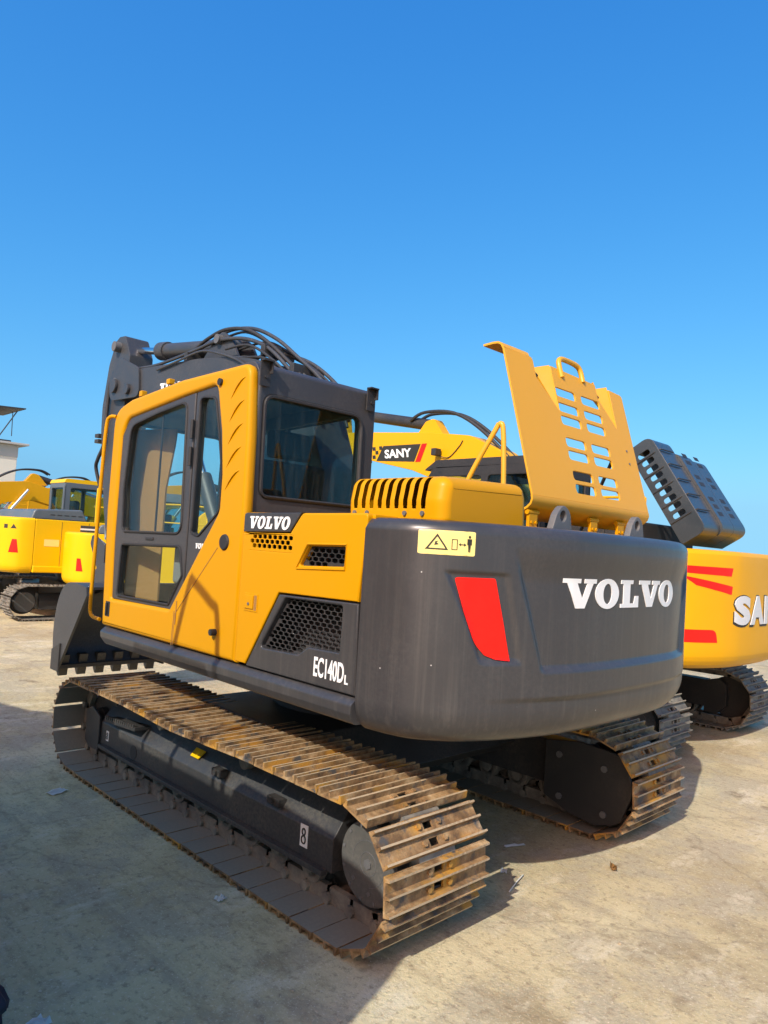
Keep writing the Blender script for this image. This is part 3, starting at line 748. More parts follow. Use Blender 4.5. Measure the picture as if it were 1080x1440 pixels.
# pocket walls: a left-facing wedge wall and a sloping floor in each pocket
for (a, b_, dd) in (P1, P2):
    bm = bmesh.new(); D = -.085; top = HL+.0
    w1 = hood_pt(b_, top); w2 = hood_pt(b_, top-.30, .0); w3 = hood_pt(b_, top, D); w3b = hood_pt(b_+.05, top+.01, D)
    l1 = hood_pt(a, top); l2 = hood_pt(a, top-.12); l3 = hood_pt(a-.02, top, D)
    vs = [bm.verts.new(p) for p in (w1, w2, w3b, l2, l3, l1)]
    bm.faces.new((vs[0], vs[1], vs[2])); bm.faces.new((vs[1], vs[3], vs[4], vs[2])); bm.faces.new((vs[3], vs[5], vs[4]))
    bmesh.ops.recalc_face_normals(bm, faces=bm.faces); bmesh.ops.solidify(bm, geom=list(bm.faces), thickness=.006)
    pk = finish('latch_pocket', bm, 'yellow', HOOD)
    pm = hood_pt(a-.075, top-.14, -.005)
    pm = hood_pt(a-.045, top-.10, -.02)
    nb = tube_bm([pm+Vector((0, .02, .02)), pm+Vector((-.006, 0, .008)), pm, pm+Vector((-.004, -.01, -.025))], .005, 6)
    finish('latch_hook', nb, 'black_steel', pk)
# skirt of the hood on its far side, seen through the slots, and stiffening ribs
h1 = hood_pt(-.55, HL-.02); h2 = hood_pt(-.76, HL-.02)
tube('hood_handle', [hood_pt(-.50, HL-.06, .006), hood_pt(-.50, HL+.035, .006), hood_pt(-.53, HL+.07, .006), hood_pt(-.60, HL+.078, .006), hood_pt(-.72, HL+.07, .006), hood_pt(-.755, HL+.035, .006), hood_pt(-.755, HL-.04, .006)], .017, 'yellow_hood', HOOD, 10, 5)
nb = bmesh.new()
for sz in (.42, .33):
    bolt_bm(nb, hood_pt(-1.15, sz, .005), OUT, .008, .006, 8)
finish('hood_rivets', nb, 'grey_steel', HOOD)
# hinge strip and brackets on the deck in front of the counterweight
box('hinge_sill', (-1.415, -1.30), (-1.20, .40), (1.79, 1.815), 'yellow', EX, .004)
nb = prism_bm([(.43, 1.80), (.43, 1.875), (.27, 1.80)], -1.50, -1.49, 0, 2, 'x'); finish('hinge_gusset', nb, 'yellow', EX)
for yy in (.02, -.30, -.62, -.95):
    nb = box_bm((-1.395, -1.375), (yy-.04, yy+.04), (1.80, 1.90), .004); cyl_bm((-1.385, yy-.05, 1.895), (-1.385, yy+.05, 1.895), .014, 10, nb)
    for k in (-.02, .02): bolt_bm(nb, (-1.395, yy+k, 1.84), (-1, 0, 0), .009, .008)
    finish('hood_hinge', nb, 'yellow', EX)
tube('gas_strut', [(-1.0, -1.1, 1.80), tuple(hood_pt(-1.1, .45, -.02))], .012, 'black_steel', EX, 8, 0)

# ------------------------------------------------------------------ cab
YO = 1.198   # mid-plane of the left cab wall
cab_out = [(1.185, 1.018, .02), (-.438, 1.018), (-.440, 1.80), (-.432, 2.20), (-.405, 2.592, .085), (.33, 2.585), (.99, 2.535), (1.235, 2.478, .15), (1.243, 1.80)]
door_hole = [(1.078, 1.205, .02), (1.105, 1.60), (1.105, 2.30), (1.02, 2.408, .11), (.30, 2.480), (-.075, 2.508, .06), (-.150, 2.24), (-.186, 2.00), (-.186, 1.80, .08), (.285, 1.218, .03)]
SHELL = plate('cab_side_shell', 'y', YO, .064, cab_out, [door_hole], 'yellow', EX, .026, 4, ang=40)
# pressed ribs in the rear pillar
for k in range(5):
    zc = 1.985+k*.125
    nb = bmesh.new(); pts = [(-.228, 1.227, zc-.085), (-.262, 1.2275, zc-.05), (-.30, 1.2285, zc-.012), (-.34, 1.2285, zc+.018), (-.395, 1.222, zc+.040)]
    P_ = smooth_path(pts, 6); rows2 = []
    for i, p in enumerate(P_):
        wv = .026*math.sin(math.pi*min(1, .15+i/len(P_)*.85))+.003; h = .010*math.sin(math.pi*(i+.5)/(len(P_)+1))
        rows2.append([nb.verts.new(p+Vector((dx*.7*wv, dy, -dx*.9*wv))) for dx, dy in ((-1.3, -.006), (-.7, h*.35), (-.15, h*.95), (.12, h), (.35, -.006))])
    for a, c_ in zip(rows2, rows2[1:]):
        for i in range(4): nb.faces.new((a[i], a[i+1], c_[i+1], c_[i]))
    finish('pillar_rib', nb, 'yellow', SHELL, 80)
# charcoal door with its two panes, and the fixed quarter window behind it
win1 = [(1.005, 1.655, .05), (1.028, 1.95), (.985, 2.358, .10), (.62, 2.412), (.262, 2.448, .06), (.225, 1.662, .07)]
low1 = [(1.012, 1.232, .03), (.995, 1.572, .03), (.222, 1.588, .04), (.178, 1.42, .02), (.315, 1.238, .03)]
win2 = [(.118, 1.70), (.118, 2.462, .05), (-.052, 2.440, .06), (-.118, 2.22), (-.168, 2.02), (-.170, 1.80, .05), (.035, 1.655, .05), (.118, 1.672, .03)]
def inset_poly(pts, d):
    cx = sum(p[0] for p in pts)/len(pts); cy = sum(p[1] for p in pts)/len(pts)
    return [((p[0]-cx)*(1+d)+cx, (p[1]-cy)*(1+d)+cy)+tuple(p[2:]) for p in pts]
DR = plate('cab_door', 'y', YO-.006, .045, [(1.085, 1.205, .02), (1.112, 1.60), (1.110, 2.30), (1.02, 2.412, .11), (.30, 2.482), (.172, 2.492), (.160, 1.80), (.155, 1.365), (.278, 1.210, .02)], [win1, low1], 'charcoal_cab', EX, .008, 3)
plate('quarter_window_frame', 'y', YO-.010, .045, [(.166, 2.50), (-.07, 2.512, .05), (-.155, 2.24), (-.192, 2.00), (-.192, 1.79, .05), (.152, 1.37), (.154, 1.80)], [win2], 'charcoal_cab', EX, .008, 3)
for nm, wn in (('upper_pane', win1), ('lower_pane', low1)):
    plate(nm, 'y', YO-.004, .005, inset_poly(wn, .02), [], 'glass', DR)
plate('quarter_pane', 'y', YO-.006, .005, inset_poly(win2, .03), [], 'glass', EX)
for nm, wn in (('window_seal', win1), ('window_seal', low1)):
    lp = fillet(wn); tube(nm, [(a, YO+.016, b_) for a, b_ in lp+lp[:1]], .009, 'rubber', DR, 6, 0)
lp = fillet(win2); tube('window_seal', [(a, YO+.012, b_) for a, b_ in lp+lp[:1]], .009, 'rubber', SHELL, 6, 0)
box('pane_divider', (.590, .606), (YO-.012, YO-.0055), (1.67, 2.40), 'rubber', DR, 0)
for zz in (2.22, 2.06):
    finish('door_hinge', cyl_bm((.168, 1.226, zz), (.168, 1.226, zz+.11), .011, 10), 'rubber', DR)
box('grab_slot', (.56, .66), (1.212, 1.222), (1.612, 1.630), 'rubber', DR, .004)
bm = word_bm(.22)
finish('lettering', thicken(bm, lambda a, b_, c_: (.062-.155*a, 1.2105+c_, 1.585+.030*b_), .002), 'white', DR)
finish('fuel_cap', cyl_bm((-.275, 1.222, 1.632), (-.275, 1.242, 1.632), .046, 28, None, .040, True, .006), 'rubber', SHELL)
finish('roof_lock', cyl_bm((-.125, 1.228, 2.515), (-.125, 1.245, 2.515), .020, 12), 'rubber', SHELL)
finish('door_stop', cyl_bm((-.245, 1.228, 1.150), (-.245, 1.262, 1.150), .018, 14), 'rubber', SHELL)
box('door_handle', (1.07, 1.135), (1.226, 1.233), (1.085, 1.185), 'rubber', SHELL, .004)
box('handle_grip', (1.095, 1.11), (1.233, 1.246), (1.095, 1.175), 'black_steel', SHELL, .003)
nb = bmesh.new(); tube_bm([(.188, 1.231, 1.275), (.188, 1.233, 1.14)], .0035, 5, nb, 0); tube_bm([(.21, 1.231, 1.215), (.22, 1.231, 1.018)], .0025, 5, nb, 0)
tube_bm([(-.21, 1.23, 1.60), (.20, 1.23, 1.20), (.205, 1.23, 1.02)], .0028, 5, nb, 0)
finish('door_seam', nb, 'cardboard', SHELL)
tube('cab_handrail', [(1.21, 1.225, 2.435), (1.255, 1.25, 2.432), (1.283, 1.258, 2.36), (1.295, 1.26, 2.0), (1.305, 1.26, 1.5), (1.312, 1.26, 1.15), (1.300, 1.258, 1.085), (1.265, 1.25, 1.062), (1.19, 1.24, 1.055)], .0130, 'yellow', EX, 10, 6)
# back wall, right wall, roof, front
WINR = [(.432, 1.885, .05), (1.128, 1.885, .05), (1.138, 2.428, .06), (.440, 2.428, .08)]
BACK = plate('cab_back', 'x', -.400, .05, [(.325, 1.775), (1.180, 1.775), (1.180, 2.585, .06), (.325, 2.585, .05)], [WINR], 'charcoal_cab', EX, .018, 3, ang=40)
plate('rear_pane', 'x', -.405, .005, inset_poly(WINR, .03), [], 'glass_dark', EX)
lp = fillet(WINR); tube('window_seal', [(-.427, a, b_) for a, b_ in lp+lp[:1]], .011, 'rubber', BACK, 6, 0)
winside = [(1.05, 1.70, .04), (1.03, 2.40, .08), (-.28, 2.45, .06), (-.28, 1.70, .06)]
RW = plate('cab_right_wall', 'y', .345, .05, [(1.20, 1.02), (-.38, 1.02), (-.38, 2.575, .06), (1.0, 2.52, .1), (1.22, 2.42, .1)], [winside, [(1.0, 1.2, .04), (1.0, 1.62, .04), (.25, 1.62, .04), (.25, 1.2, .04)]], 'charcoal_cab', EX, .014, 3)
plate('right_pane', 'y', .345, .005, inset_poly(winside, .02), [], 'glass', RW)
box('right_window_bar', (.42, .45), (.33, .36), (1.70, 2.43), 'charcoal_cab', RW, .004)
prof = [(1.17, 2.40), (1.215, 2.46, .04), (.99, 2.560, .08), (.33, 2.612, .1), (-.36, 2.618, .09), (-.405, 2.55), (-.36, 2.53), (.33, 2.535), (.98, 2.485)]
nb = prism_bm(prof, .325, 1.172, .02, 3); finish('cab_roof', nb, 'charcoal_cab', EX, 50)
plate('windscreen_frame', 'x', 1.20, .045, [(.345, 1.02), (1.16, 1.02), (1.16, 2.45, .05), (.345, 2.45, .05)], [[(.40, 1.30, .04), (1.11, 1.30, .04), (1.11, 2.39, .06), (.40, 2.39, .06)]], 'charcoal_cab', EX, .01, mapf=lambda a, b_, c_: (1.19+c_+(.02 if b_ < 2 else -.01), a, b_))
plate('windscreen', 'x', 1.195, .005, [(.39, 1.29), (1.12, 1.29), (1.12, 2.40), (.39, 2.40)], [], 'glass', EX)
box('cab_floor', (-.38, 1.18), (.37, 1.17), (1.02, 1.06), 'rubber', EX, 0)
# things in the cab: seat, consoles, levers, cardboard sheet against the screen
ST = prism('seat', [(-.10, 1.42, .03), (.42, 1.42, .05), (.45, 1.52, .05), (.02, 1.53, .04), (-.10, 2.12, .05), (-.22, 2.12, .05), (-.15, 1.5, .05)], .52, .98, 'seat_cloth', EX, .04, 3)
prism('headrest', [(-.10, 2.14, .03), (-.09, 2.30, .04), (-.17, 2.31, .04), (-.20, 2.14, .03)], .62, .88, 'seat_cloth', ST, .03, 3)
box('seat_base', (-.05, .38), (.56, .94), (1.06, 1.42), 'rubber', ST, .02)
for yy in (.44, 1.01):
    CN = box('console', (-.05, .50), (yy, yy+.10), (1.35, 1.60), 'cab_trim', EX, .03, 3)
    tube('lever', [(.44, yy+.05, 1.60), (.47, yy+.05, 1.72), (.46, yy+.05, 1.80)], .016, 'rubber', CN, 8)
for yy in (.66, .80): tube('travel_lever', [(.98, yy, 1.06), (.95, yy, 1.50), (.86, yy, 1.62)], .013, 'rubber', EX, 8)
CB = plate('cardboard_sheet', 'y', 0, .012, [(0, 1.08), (.30, 1.08), (.30, 2.36), (-.06, 2.36), (-.05, 2.25), (0, 1.95)], [], 'cardboard', EX, mapf=lambda a, b_, c_: (.86+a*.94, 1.0+a*.34+c_, b_))
box('monitor', (.98, 1.03), (.40, .52), (1.62, 1.80), 'rubber', EX, .02)
for k, (x, z, mt_) in enumerate(((.42, 1.44, 'red'), (.40, 1.33, 'yellow_lemon'), (.33, 1.28, 'yellow_lemon'))):
    tube('hose_coupling', [(x, .75, z), (x-.02, .80, z+.05)], .018, mt_, EX, 8, 0)
tube('wiper', [(1.17, .70, 1.40), (1.17, .62, 2.2)], .008, 'rubber', EX, 6, 0)
# work-lamp brackets on the rear roof corners, small roof fittings
for yy in (1.155, .385):
    nb = box_bm((-.445, -.435), (yy-.03, yy+.035), (2.47, 2.608), 0); box_bm((-.475, -.436), (yy-.03, yy+.035), (2.601, 2.609), 0, 2, nb)
    box_bm((-.47, -.436), (yy-.03, yy-.022), (2.54, 2.608), 0, 2, nb); bolt_bm(nb, (-.445, yy, 2.52), (-1, 0, 0), .01, .008)
    finish('lamp_bracket', nb, 'rubber', EX)
for x in (.60, .97):
    box('rain_gutter_clip', (x-.022, x+.022), (1.14, 1.18), (2.56 if x > .9 else 2.60, 2.60 if x > .9 else 2.635), 'yellow', EX, .006)

# ------------------------------------------------------------------ boom, stick, bucket
BY = -.06; BW = .17
boom = [(.25, 1.45, .1), (.33, 2.2, .3), (.56, 2.72, .3), (1.02, 3.03, .4), (1.5, 3.16, .5), (2.2, 3.235, .5), (3.42, 3.30), (3.78, 3.30, .12), (3.90, 3.17, .1), (3.78, 3.05, .1), (3.3, 3.02), (2.2, 2.82, .5), (1.5, 2.60, .5), (1.05, 2.2, .4), (.62, 1.42, .1)]
BM = prism('boom', boom, BY-BW, BY+BW, 'boom_grey', EX, .012, 2)
bm = word_bm(.1)
finish('lettering', thicken(bm, lambda a, b_, c_: (2.86-.80*a, BY+BW+.001+c_, 2.945+.14*b_-.05*a), .003), 'white', BM)
for s in (-1, 1):
    plate('boom_nose_plate', 'y', BY+s*(BW+.012), .02, [(3.25, 3.00, .08), (3.30, 3.30, .1), (3.72, 3.46, .1), (3.98, 3.30, .1), (3.95, 3.02, .15)], [], 'boom_grey', BM, .004)
    for px, pz, rr in ((3.82, 3.17, .075), (3.50, 3.10, .055)):
        finish('pin_boss', cyl_bm((px, BY+s*(BW+.02), pz), (px, BY+s*(BW+.055), pz), rr, 18, None, None, True, .008), 'boom_grey', BM)
stick = [(3.94, 3.73, .05), (4.03, 3.69, .05), (4.16, 3.45, .2), (4.255, 3.0, .3), (4.24, 2.72, .3), (4.02, 1.9), (3.76, 1.16, .06), (3.60, 1.14, .06), (3.62, 1.7), (3.70, 2.6, .2), (3.70, 3.02, .1), (3.66, 3.35), (3.66, 3.50, .05), (3.80, 3.72, .06)]
SK = prism('stick', stick, BY-.13, BY+.13, 'boom_grey', EX, .010, 2)
plate('stick_decal', 'y', BY+.1325, .003, [(4.05, 3.12), (4.13, 3.12), (4.10, 3.30), (4.02, 3.30)], [], 'decal_yellow', SK)
for px, pz, rr in ((3.92, 3.61, .055), (3.84, 3.20, .06)):
    finish('stick_pin', cyl_bm((px, BY-.20, pz), (px, BY+.20, pz), rr, 16, None, None, True, .006), 'grey_steel', SK)
tube('stick_hose', [(3.70, BY+.15, 3.36), (3.98, BY+.16, 3.28), (4.05, BY+.16, 2.95), (4.05, BY+.16, 2.6), (4.16, BY+.17, 2.42), (4.24, BY+.15, 2.32), (4.20, BY+.1, 2.1)], .020, 'rubber', SK, 8)
for zz in (2.66, 2.60): box('hose_clamp', (4.22, 4.32), (BY+.08, BY+.16), (zz, zz+.04), 'black_steel', SK, .004)
# stick cylinder on top of the boom
CY = cyl('stick_cylinder', (3.16, BY, 3.485), (2.02, BY, 3.345), .075, 'boom_grey', EX, 24)
cyl('cylinder_rod', (3.92, BY, 3.61), (3.10, BY, 3.473), .036, 'chrome', CY, 16)
cyl('cylinder_head', (3.22, BY, 3.492), (3.06, BY, 3.472), .092, 'boom_grey', CY, 24, None, .008)
cyl('rod_eye', (3.92, BY-.09, 3.61), (3.92, BY+.09, 3.61), .07, 'boom_grey', CY, 18)
for s in (-1, 1):
    plate('cylinder_bracket', 'y', BY+s*.10, .025, [(1.55, 3.10), (1.72, 3.34, .1), (1.88, 3.45, .09), (2.02, 3.38, .08), (2.25, 3.18)], [], 'boom_grey', BM, .004)
cyl('bracket_pin', (1.90, BY-.16, 3.37), (1.90, BY+.16, 3.37), .042, 'grey_steel', BM, 16)
# hydraulic pipes and hoses along the boom
def hoses():
    for k, (yy, pts) in enumerate((
        (.13, [(3.60, 3.33), (3.1, 3.30), (2.7, 3.31), (2.3, 3.335), (1.9, 3.36), (1.5, 3.31), (1.15, 3.18), (.85, 2.97), (.55, 2.74), (.45, 2.55)]),
        (.10, [(2.35, 3.36), (2.15, 3.42), (1.85, 3.455), (1.5, 3.39), (1.15, 3.21), (.75, 2.92), (.50, 2.66)]),
        (.03, [(2.30, 3.38), (1.95, 3.47), (1.55, 3.43), (1.2, 3.29), (.9, 3.10), (.55, 2.85), (.38, 2.58)]),
        (-.04, [(1.7, 3.18), (1.3, 3.20), (1.0, 3.11), (.62, 2.89), (.32, 2.55)]),
        (-.11, [(1.5, 3.16), (1.2, 3.17), (.85, 3.05), (.50, 2.81), (.22, 2.50)]),
        (.16, [(1.5, 3.14), (1.15, 3.09), (.8, 2.91), (.45, 2.60)]),
        (.06, [(1.95, 3.40), (1.6, 3.40), (1.25, 3.25), (.95, 3.06), (.62, 2.83), (.45, 2.60)]),
        (-.02, [(1.8, 3.30), (1.4, 3.30), (1.1, 3.18), (.8, 3.02), (.48, 2.80), (.30, 2.50)]),
        (.19, [(2.9, 3.22), (2.5, 3.25), (2.1, 3.28), (1.8, 3.22), (1.45, 3.10), (1.1, 2.90)]),
        (.18, [(1.7, 3.24), (1.35, 3.22), (1.0, 3.05), (.70, 2.83), (.42, 2.58)]))):
        tube('hydraulic_hose', [(x, BY+yy, z) for x, z in pts], (.016 if k < 5 else .011), 'rubber' if k % 2 else 'boom_grey', BM, 8)
    for x, z in ((2.42, 3.29), (1.18, 3.17), (.78, 2.96)):
        box('pipe_clamp', (x-.03, x+.03), (BY-.14, BY+.16), (z-.05, z+.04), 'black_steel', BM, .006)
hoses()
for s in (-1, 1):
    bc = cyl('boom_cylinder', (1.15, BY+s*.27, 1.25), (1.75, BY+s*.27, 2.15), .065, 'boom_grey', EX, 20)
    cyl('cylinder_rod', (1.75, BY+s*.27, 2.15), (2.15, BY+s*.27, 2.75), .034, 'chrome', bc, 14)
cyl('boom_cylinder_pin', (2.15, BY-.32, 2.75), (2.15, BY+.32, 2.75), .045, 'grey_steel', BM, 16)
for s in (-1, 1): prism('boom_foot', [(.15, .98), (.15, 1.35, .1), (.35, 1.6, .1), (.6, 1.55, .1), (.85, .98)], BY+s*.235-.03, BY+s*.235+.03, 'black_steel', EX, .008)
# bucket cylinder and link on the front of the stick
bk = cyl('bucket_cylinder', (4.18, BY, 3.10), (4.22, BY, 2.1), .05, 'boom_grey', EX, 18)
cyl('cylinder_rod', (4.22, BY, 2.1), (4.16, BY, 1.55), .028, 'chrome', bk, 12)
for s in (-1, 1): prism('bucket_link', [(3.82, 1.50, .03), (4.16, 1.60, .04), (4.20, 1.50, .04), (3.9, 1.14, .03), (3.82, 1.14, .03)], BY+s*.15-.015, BY+s*.15+.015, 'boom_grey', EX, .004)
# bucket: curved back, side plates, cutting edge, teeth
BYL, BYR = .462, -.60
backc = [(3.90, .26), (3.99, .40), (4.02, .60), (3.99, .82), (3.90, 1.0), (3.76, 1.10), (3.55, 1.12), (3.28, 1.10)]
bc_ = [tuple(p)[:2] for p in smooth_path([(a, b_, 0) for a, b_ in backc], 5)]
bm = bmesh.new(); rows2 = []
for a, b_ in bc_: rows2.append([bm.verts.new((a, y, b_)) for y in (BYL, BYR)])
for a, c_ in zip(rows2, rows2[1:]): bm.faces.new((a[0], a[1], c_[1], c_[0]))
bmesh.ops.recalc_face_normals(bm, faces=bm.faces); bmesh.ops.solidify(bm, geom=list(bm.faces), thickness=.025)
BK = finish('bucket', bm, 'boom_grey', EX, 50)
for yy in (BYL+.012, BYR-.012):
    plate('bucket_side', 'y', yy, .025, [(3.82, .26)]+bc_[::-1][:0]+[(p[0], p[1]) for p in bc_]+[(3.26, 1.02)], [], 'boom_grey', BK, .003)
    plate('side_cutter', 'y', yy+(.02 if yy > 0 else -.02), .02, [(3.78, .22), (3.98, .22), (3.98, .42), (3.78, .50)], [], 'black_steel', BK, .003)
box('cutting_edge', (3.84, 3.96), (BYR-.02, BYL+.02), (.235, .275), 'black_steel', BK, .004)
for k in range(6):
    yy = BYR+.06+k*(BYL-BYR-.12)/5
    nb = prism_bm([(3.86, .37), (3.98, .37), (3.97, .20), (3.93, .155), (3.90, .155)], yy-.045, yy+.045, .006)
    finish('bucket_tooth', nb, 'frame_steel', BK)
for s in (-1, 1): prism('bucket_ear', [(3.45, 1.10), (3.55, 1.30, .06), (3.70, 1.32, .06), (3.95, 1.22, .08), (3.98, 0.95)], BY+s*.19-.02, BY+s*.19+.02, 'boom_grey', BK, .005)
# ================================================================== the other machines in the yard
def excavator(name, label, loc, rz, body='yellow_amber', cw='yellow_amber', cabm='charcoal_cab', boomm='yellow_amber', hood='slate', group=None,
              shoes='joined', far=True, cw_z=(.80, 1.80), decor=None, boom_pose='level', mirror=False, hood_open=False, roof=None, sc=1.0):
    """a parked crawler excavator, x forward, y left, cab on the left (mirror puts it on the right)"""
    E_ = thing(name, label, 'excavator', loc, rz, group); E_.scale = (sc, sc, sc); ms = -1 if mirror else 1
    for yc in (1.0, -1.0):
        crawler(E_, yc, shoes=shoes, shoe=SHOE_G, mat='track_grey', far=far, fr_mat='black_steel')
    finish('car_body', box_bm((-.6, .6), (-.86, .86), (.30, .62), .02), 'black_steel', E_)
    finish('swing_ring', cyl_bm((0, 0, .60), (0, 0, .82), .5, 32), 'black_steel', E_)
    z0, z1 = cw_z
    C_ = counterweight('counterweight', cw, E_, z0, z1, False, 90, 26)
    box('upper_frame', (-1.36, 1.15), (-1.18, 1.18), (z0+.02, z0+.16), 'black_steel', E_, .01)
    sides = []
    for s in (1, -1):
        hi = 1.20 if s != ms else -.42
        sd = box('side_panel', (-1.365, hi if s == -ms else -.42), (min(s*1.17, s*1.23), max(s*1.17, s*1.23)), (z0+.10, z1-.01), body, E_, .015, 3); sides.append(sd)
        for k, x in enumerate((-.92, -.45) if s == -ms else (-.9,)):
            box('door_gap', (x-.003, x+.003), (min(s*1.2302, s*1.232), max(s*1.2302, s*1.232)), (z0+.13, z1-.04), 'rubber', sd, 0)
        box('latch_plate', (-.78, -.62), (min(s*1.231, s*1.235), max(s*1.231, s*1.235)), (1.42, 1.50), body, sd, .002)
    for s in (1, -1):
        if body == 'yellow_lemon': box('side_sill', (-1.362, 1.12), (min(s*1.15, s*1.245), max(s*1.15, s*1.245)), (z0+.015, z0+.135), body, E_, .02, 3)
    rl = tube('deck_handrail', [(-.30, -ms*1.12, z1-.05), (-.30, -ms*1.12, z1+.55), (-.22, -ms*1.12, z1+.62), (.45, -ms*1.12, z1+.62), (.53, -ms*1.12, z1+.55), (.53, -ms*1.12, z1-.35)], .017, body, E_, 8, 3)
    tube('handrail_bar', [(-.30, -ms*1.12, z1+.28), (.53, -ms*1.12, z1+.28)], .012, body, rl, 6, 0)
    H_ = None
    if not hood_open:
        H_ = prism('engine_hood', [(-1.42, z1-.02), (-1.36, z1+.16, .08), (-.55, z1+.20, .06), (-.44, z1-.02)], -1.12, 1.12, hood, E_, .03, 3)
        for k in range(5): box('hood_louvre', (-1.10+k*.12, -1.02+k*.12), (1.095*-ms-.03, 1.095*-ms+.03), (z1+.07, z1+.085), 'rubber', H_, .003)
    else:
        box('engine_deck', (-1.38, -.44), (-1.16, 1.16), (z1-.05, z1-.01), 'black_steel', E_, .01)
        box('engine_cowl', (-1.28, -.50), (-.2, 1.02), (z1-.01, z1+.22), 'rubber', E_, .03)
        for k in range(6): box('cowl_rib', (-1.22+k*.12, -1.20+k*.12), (1.02, 1.035), (z1, z1+.20), 'black_steel', E_, .002)
    # cab
    y0, y1 = sorted((ms*.33, ms*1.23))
    R_ = roof or cabm
    fr = [(-.42, z0+.2), (-.42, 2.55, .08), (.95, 2.55, .12), (1.22, 2.2, .1), (1.25, 1.5), (1.18, z0+.2)]
    for yy in (y0+.02, y1-.02):
        wl = plate('cab_wall', 'y', yy, .04, fr, [[(1.02, 1.35, .04), (1.12, 1.6), (1.08, 2.16, .06), (.90, 2.44, .08), (.30, 2.44, .05), (.30, 1.35, .05)], [(.22, 1.6, .03), (.22, 2.44, .05), (-.30, 2.44, .05), (-.30, 1.8, .05)]], body if R_ != cabm and abs(yy) > 1 and shoes != 'joined' else cabm, E_, .008)
        plate('side_pane', 'y', yy, .004, [(1.10, 1.32), (1.12, 2.2), (.92, 2.46), (-.32, 2.46), (-.32, 1.58), (.24, 1.32)], [], 'glass_dark', wl)
    bk = plate('cab_back', 'x', -.40, .04, [(y0, z1-.05), (y1, z1-.05), (y1, 2.54, .05), (y0, 2.54, .05)], [[(y0+.10, z1+.08, .05), (y1-.10, z1+.08, .05), (y1-.10, 2.44, .06), (y0+.10, 2.44, .06)]], cabm, E_, .01)
    plate('rear_pane', 'x', -.40, .004, [(y0+.09, z1+.07), (y1-.09, z1+.07), (y1-.09, 2.45), (y0+.09, 2.45)], [], 'glass_dark', bk)
    plate('windscreen', 'x', 1.2, .004, [(y0+.04, 1.15), (y1-.04, 1.15), (y1-.04, 2.4), (y0+.04, 2.4)], [], 'glass_dark', E_, mapf=lambda a, b_, c_: (1.22+c_-max(0, b_-1.9)*.4, a, b_))
    prism('cab_roof', [(-.43, 2.54), (-.40, 2.62, .05), (.92, 2.62, .1), (1.12, 2.50, .05), (.95, 2.53)], y0, y1, R_, E_, .015, 2)
    box('seat', (-.15, .0), (y0+.25, y1-.25), (1.5, 2.2), 'seat_cloth', E_, .05); box('cab_floor', (-.38, 1.15), (y0+.05, y1-.05), (z0+.2, z0+.24), 'rubber', E_, 0)
    # boom, stick, bucket
    if boom_pose == 'level':
        bp = [(.25, 1.45, .1), (.45, 2.35, .3), (.85, 2.86, .3), (1.35, 3.08, .4), (2.0, 3.16, .5), (3.4, 3.26), (3.9, 3.28, .12), (4.0, 3.14, .1), (3.9, 3.0, .1), (3.3, 2.88), (2.3, 2.68, .5), (1.6, 2.45, .5), (1.15, 2.05, .4), (.62, 1.42, .1)]
        st = [(4.06, 3.72, .05), (4.2, 3.66, .05), (4.42, 3.1, .2), (4.30, 2.4), (3.95, 1.2, .06), (3.78, 1.2, .06), (3.85, 2.4), (3.85, 3.3), (3.92, 3.68, .06)]; bx, bz = 3.85, 1.15
        cylp = ((3.3, 3.50), (2.1, 3.28), (4.08, 3.62))
    else:
        bp = [(.25, 1.45, .1), (.5, 2.2, .3), (1.1, 2.6, .4), (2.0, 2.72, .5), (3.4, 2.35), (3.9, 2.1, .12), (3.85, 1.92, .1), (3.2, 2.02), (2.2, 2.26, .5), (1.5, 2.15, .5), (.62, 1.42, .1)]
        st = [(3.9, 2.5, .05), (4.05, 2.45, .05), (4.25, 2.0, .2), (3.9, 1.3), (3.3, .75, .06), (3.16, .8, .06), (3.5, 1.5), (3.7, 2.1)]; bx, bz = 3.25, .75
        cylp = ((3.2, 2.62), (2.2, 2.85), (3.95, 2.42))
    B_ = prism('boom', bp, -.17, .17, boomm, E_, .012, 2)
    prism('stick', st, -.13, .13, boomm, E_, .01, 2)
    cy = cyl('stick_cylinder', (cylp[0][0], 0, cylp[0][1]), (cylp[1][0], 0, cylp[1][1]), .075, 'black_steel', E_, 18)
    cyl('cylinder_rod', (cylp[2][0], 0, cylp[2][1]), (cylp[0][0], 0, cylp[0][1]), .035, 'chrome', cy, 12)
    plate('cylinder_bracket', 'y', 0, .16, [(cylp[1][0]-.32, cylp[1][1]-.25), (cylp[1][0]-.06, cylp[1][1]+.08, .06), (cylp[1][0]+.08, cylp[1][1]+.05, .06), (cylp[1][0]+.3, cylp[1][1]-.2)], [], boomm, B_, .006)
    for yy in (.09, -.06):
        tube('hydraulic_hose', [(cylp[1][0]+.35, yy, cylp[1][1]+.08), (cylp[1][0]+.1, yy, cylp[1][1]+.17), (cylp[1][0]-.4, yy, cylp[1][1]+.12), (cylp[1][0]-.85, yy, cylp[1][1]-.12), (cylp[1][0]-1.35, yy, cylp[1][1]-.55), (cylp[1][0]-1.5, yy, cylp[1][1]-.8)], .022, 'rubber', B_, 8)
    for s in (-1, 1):
        bc = cyl('boom_cylinder', (1.1, s*.26, 1.2), (1.65, s*.26, 2.0), .07, boomm, E_, 16)
        cyl('cylinder_rod', (1.65, s*.26, 2.0), (2.0, s*.26, 2.5), .035, 'chrome', bc, 12)
    bcv = [(bx+.12, bz-.93), (bx+.25, bz-.65), (bx+.25, bz-.35), (bx+.1, bz-.05), (bx-.3, bz)]
    bcv = [tuple(p)[:2] for p in smooth_path([(a, b_, 0) for a, b_ in bcv], 4)]
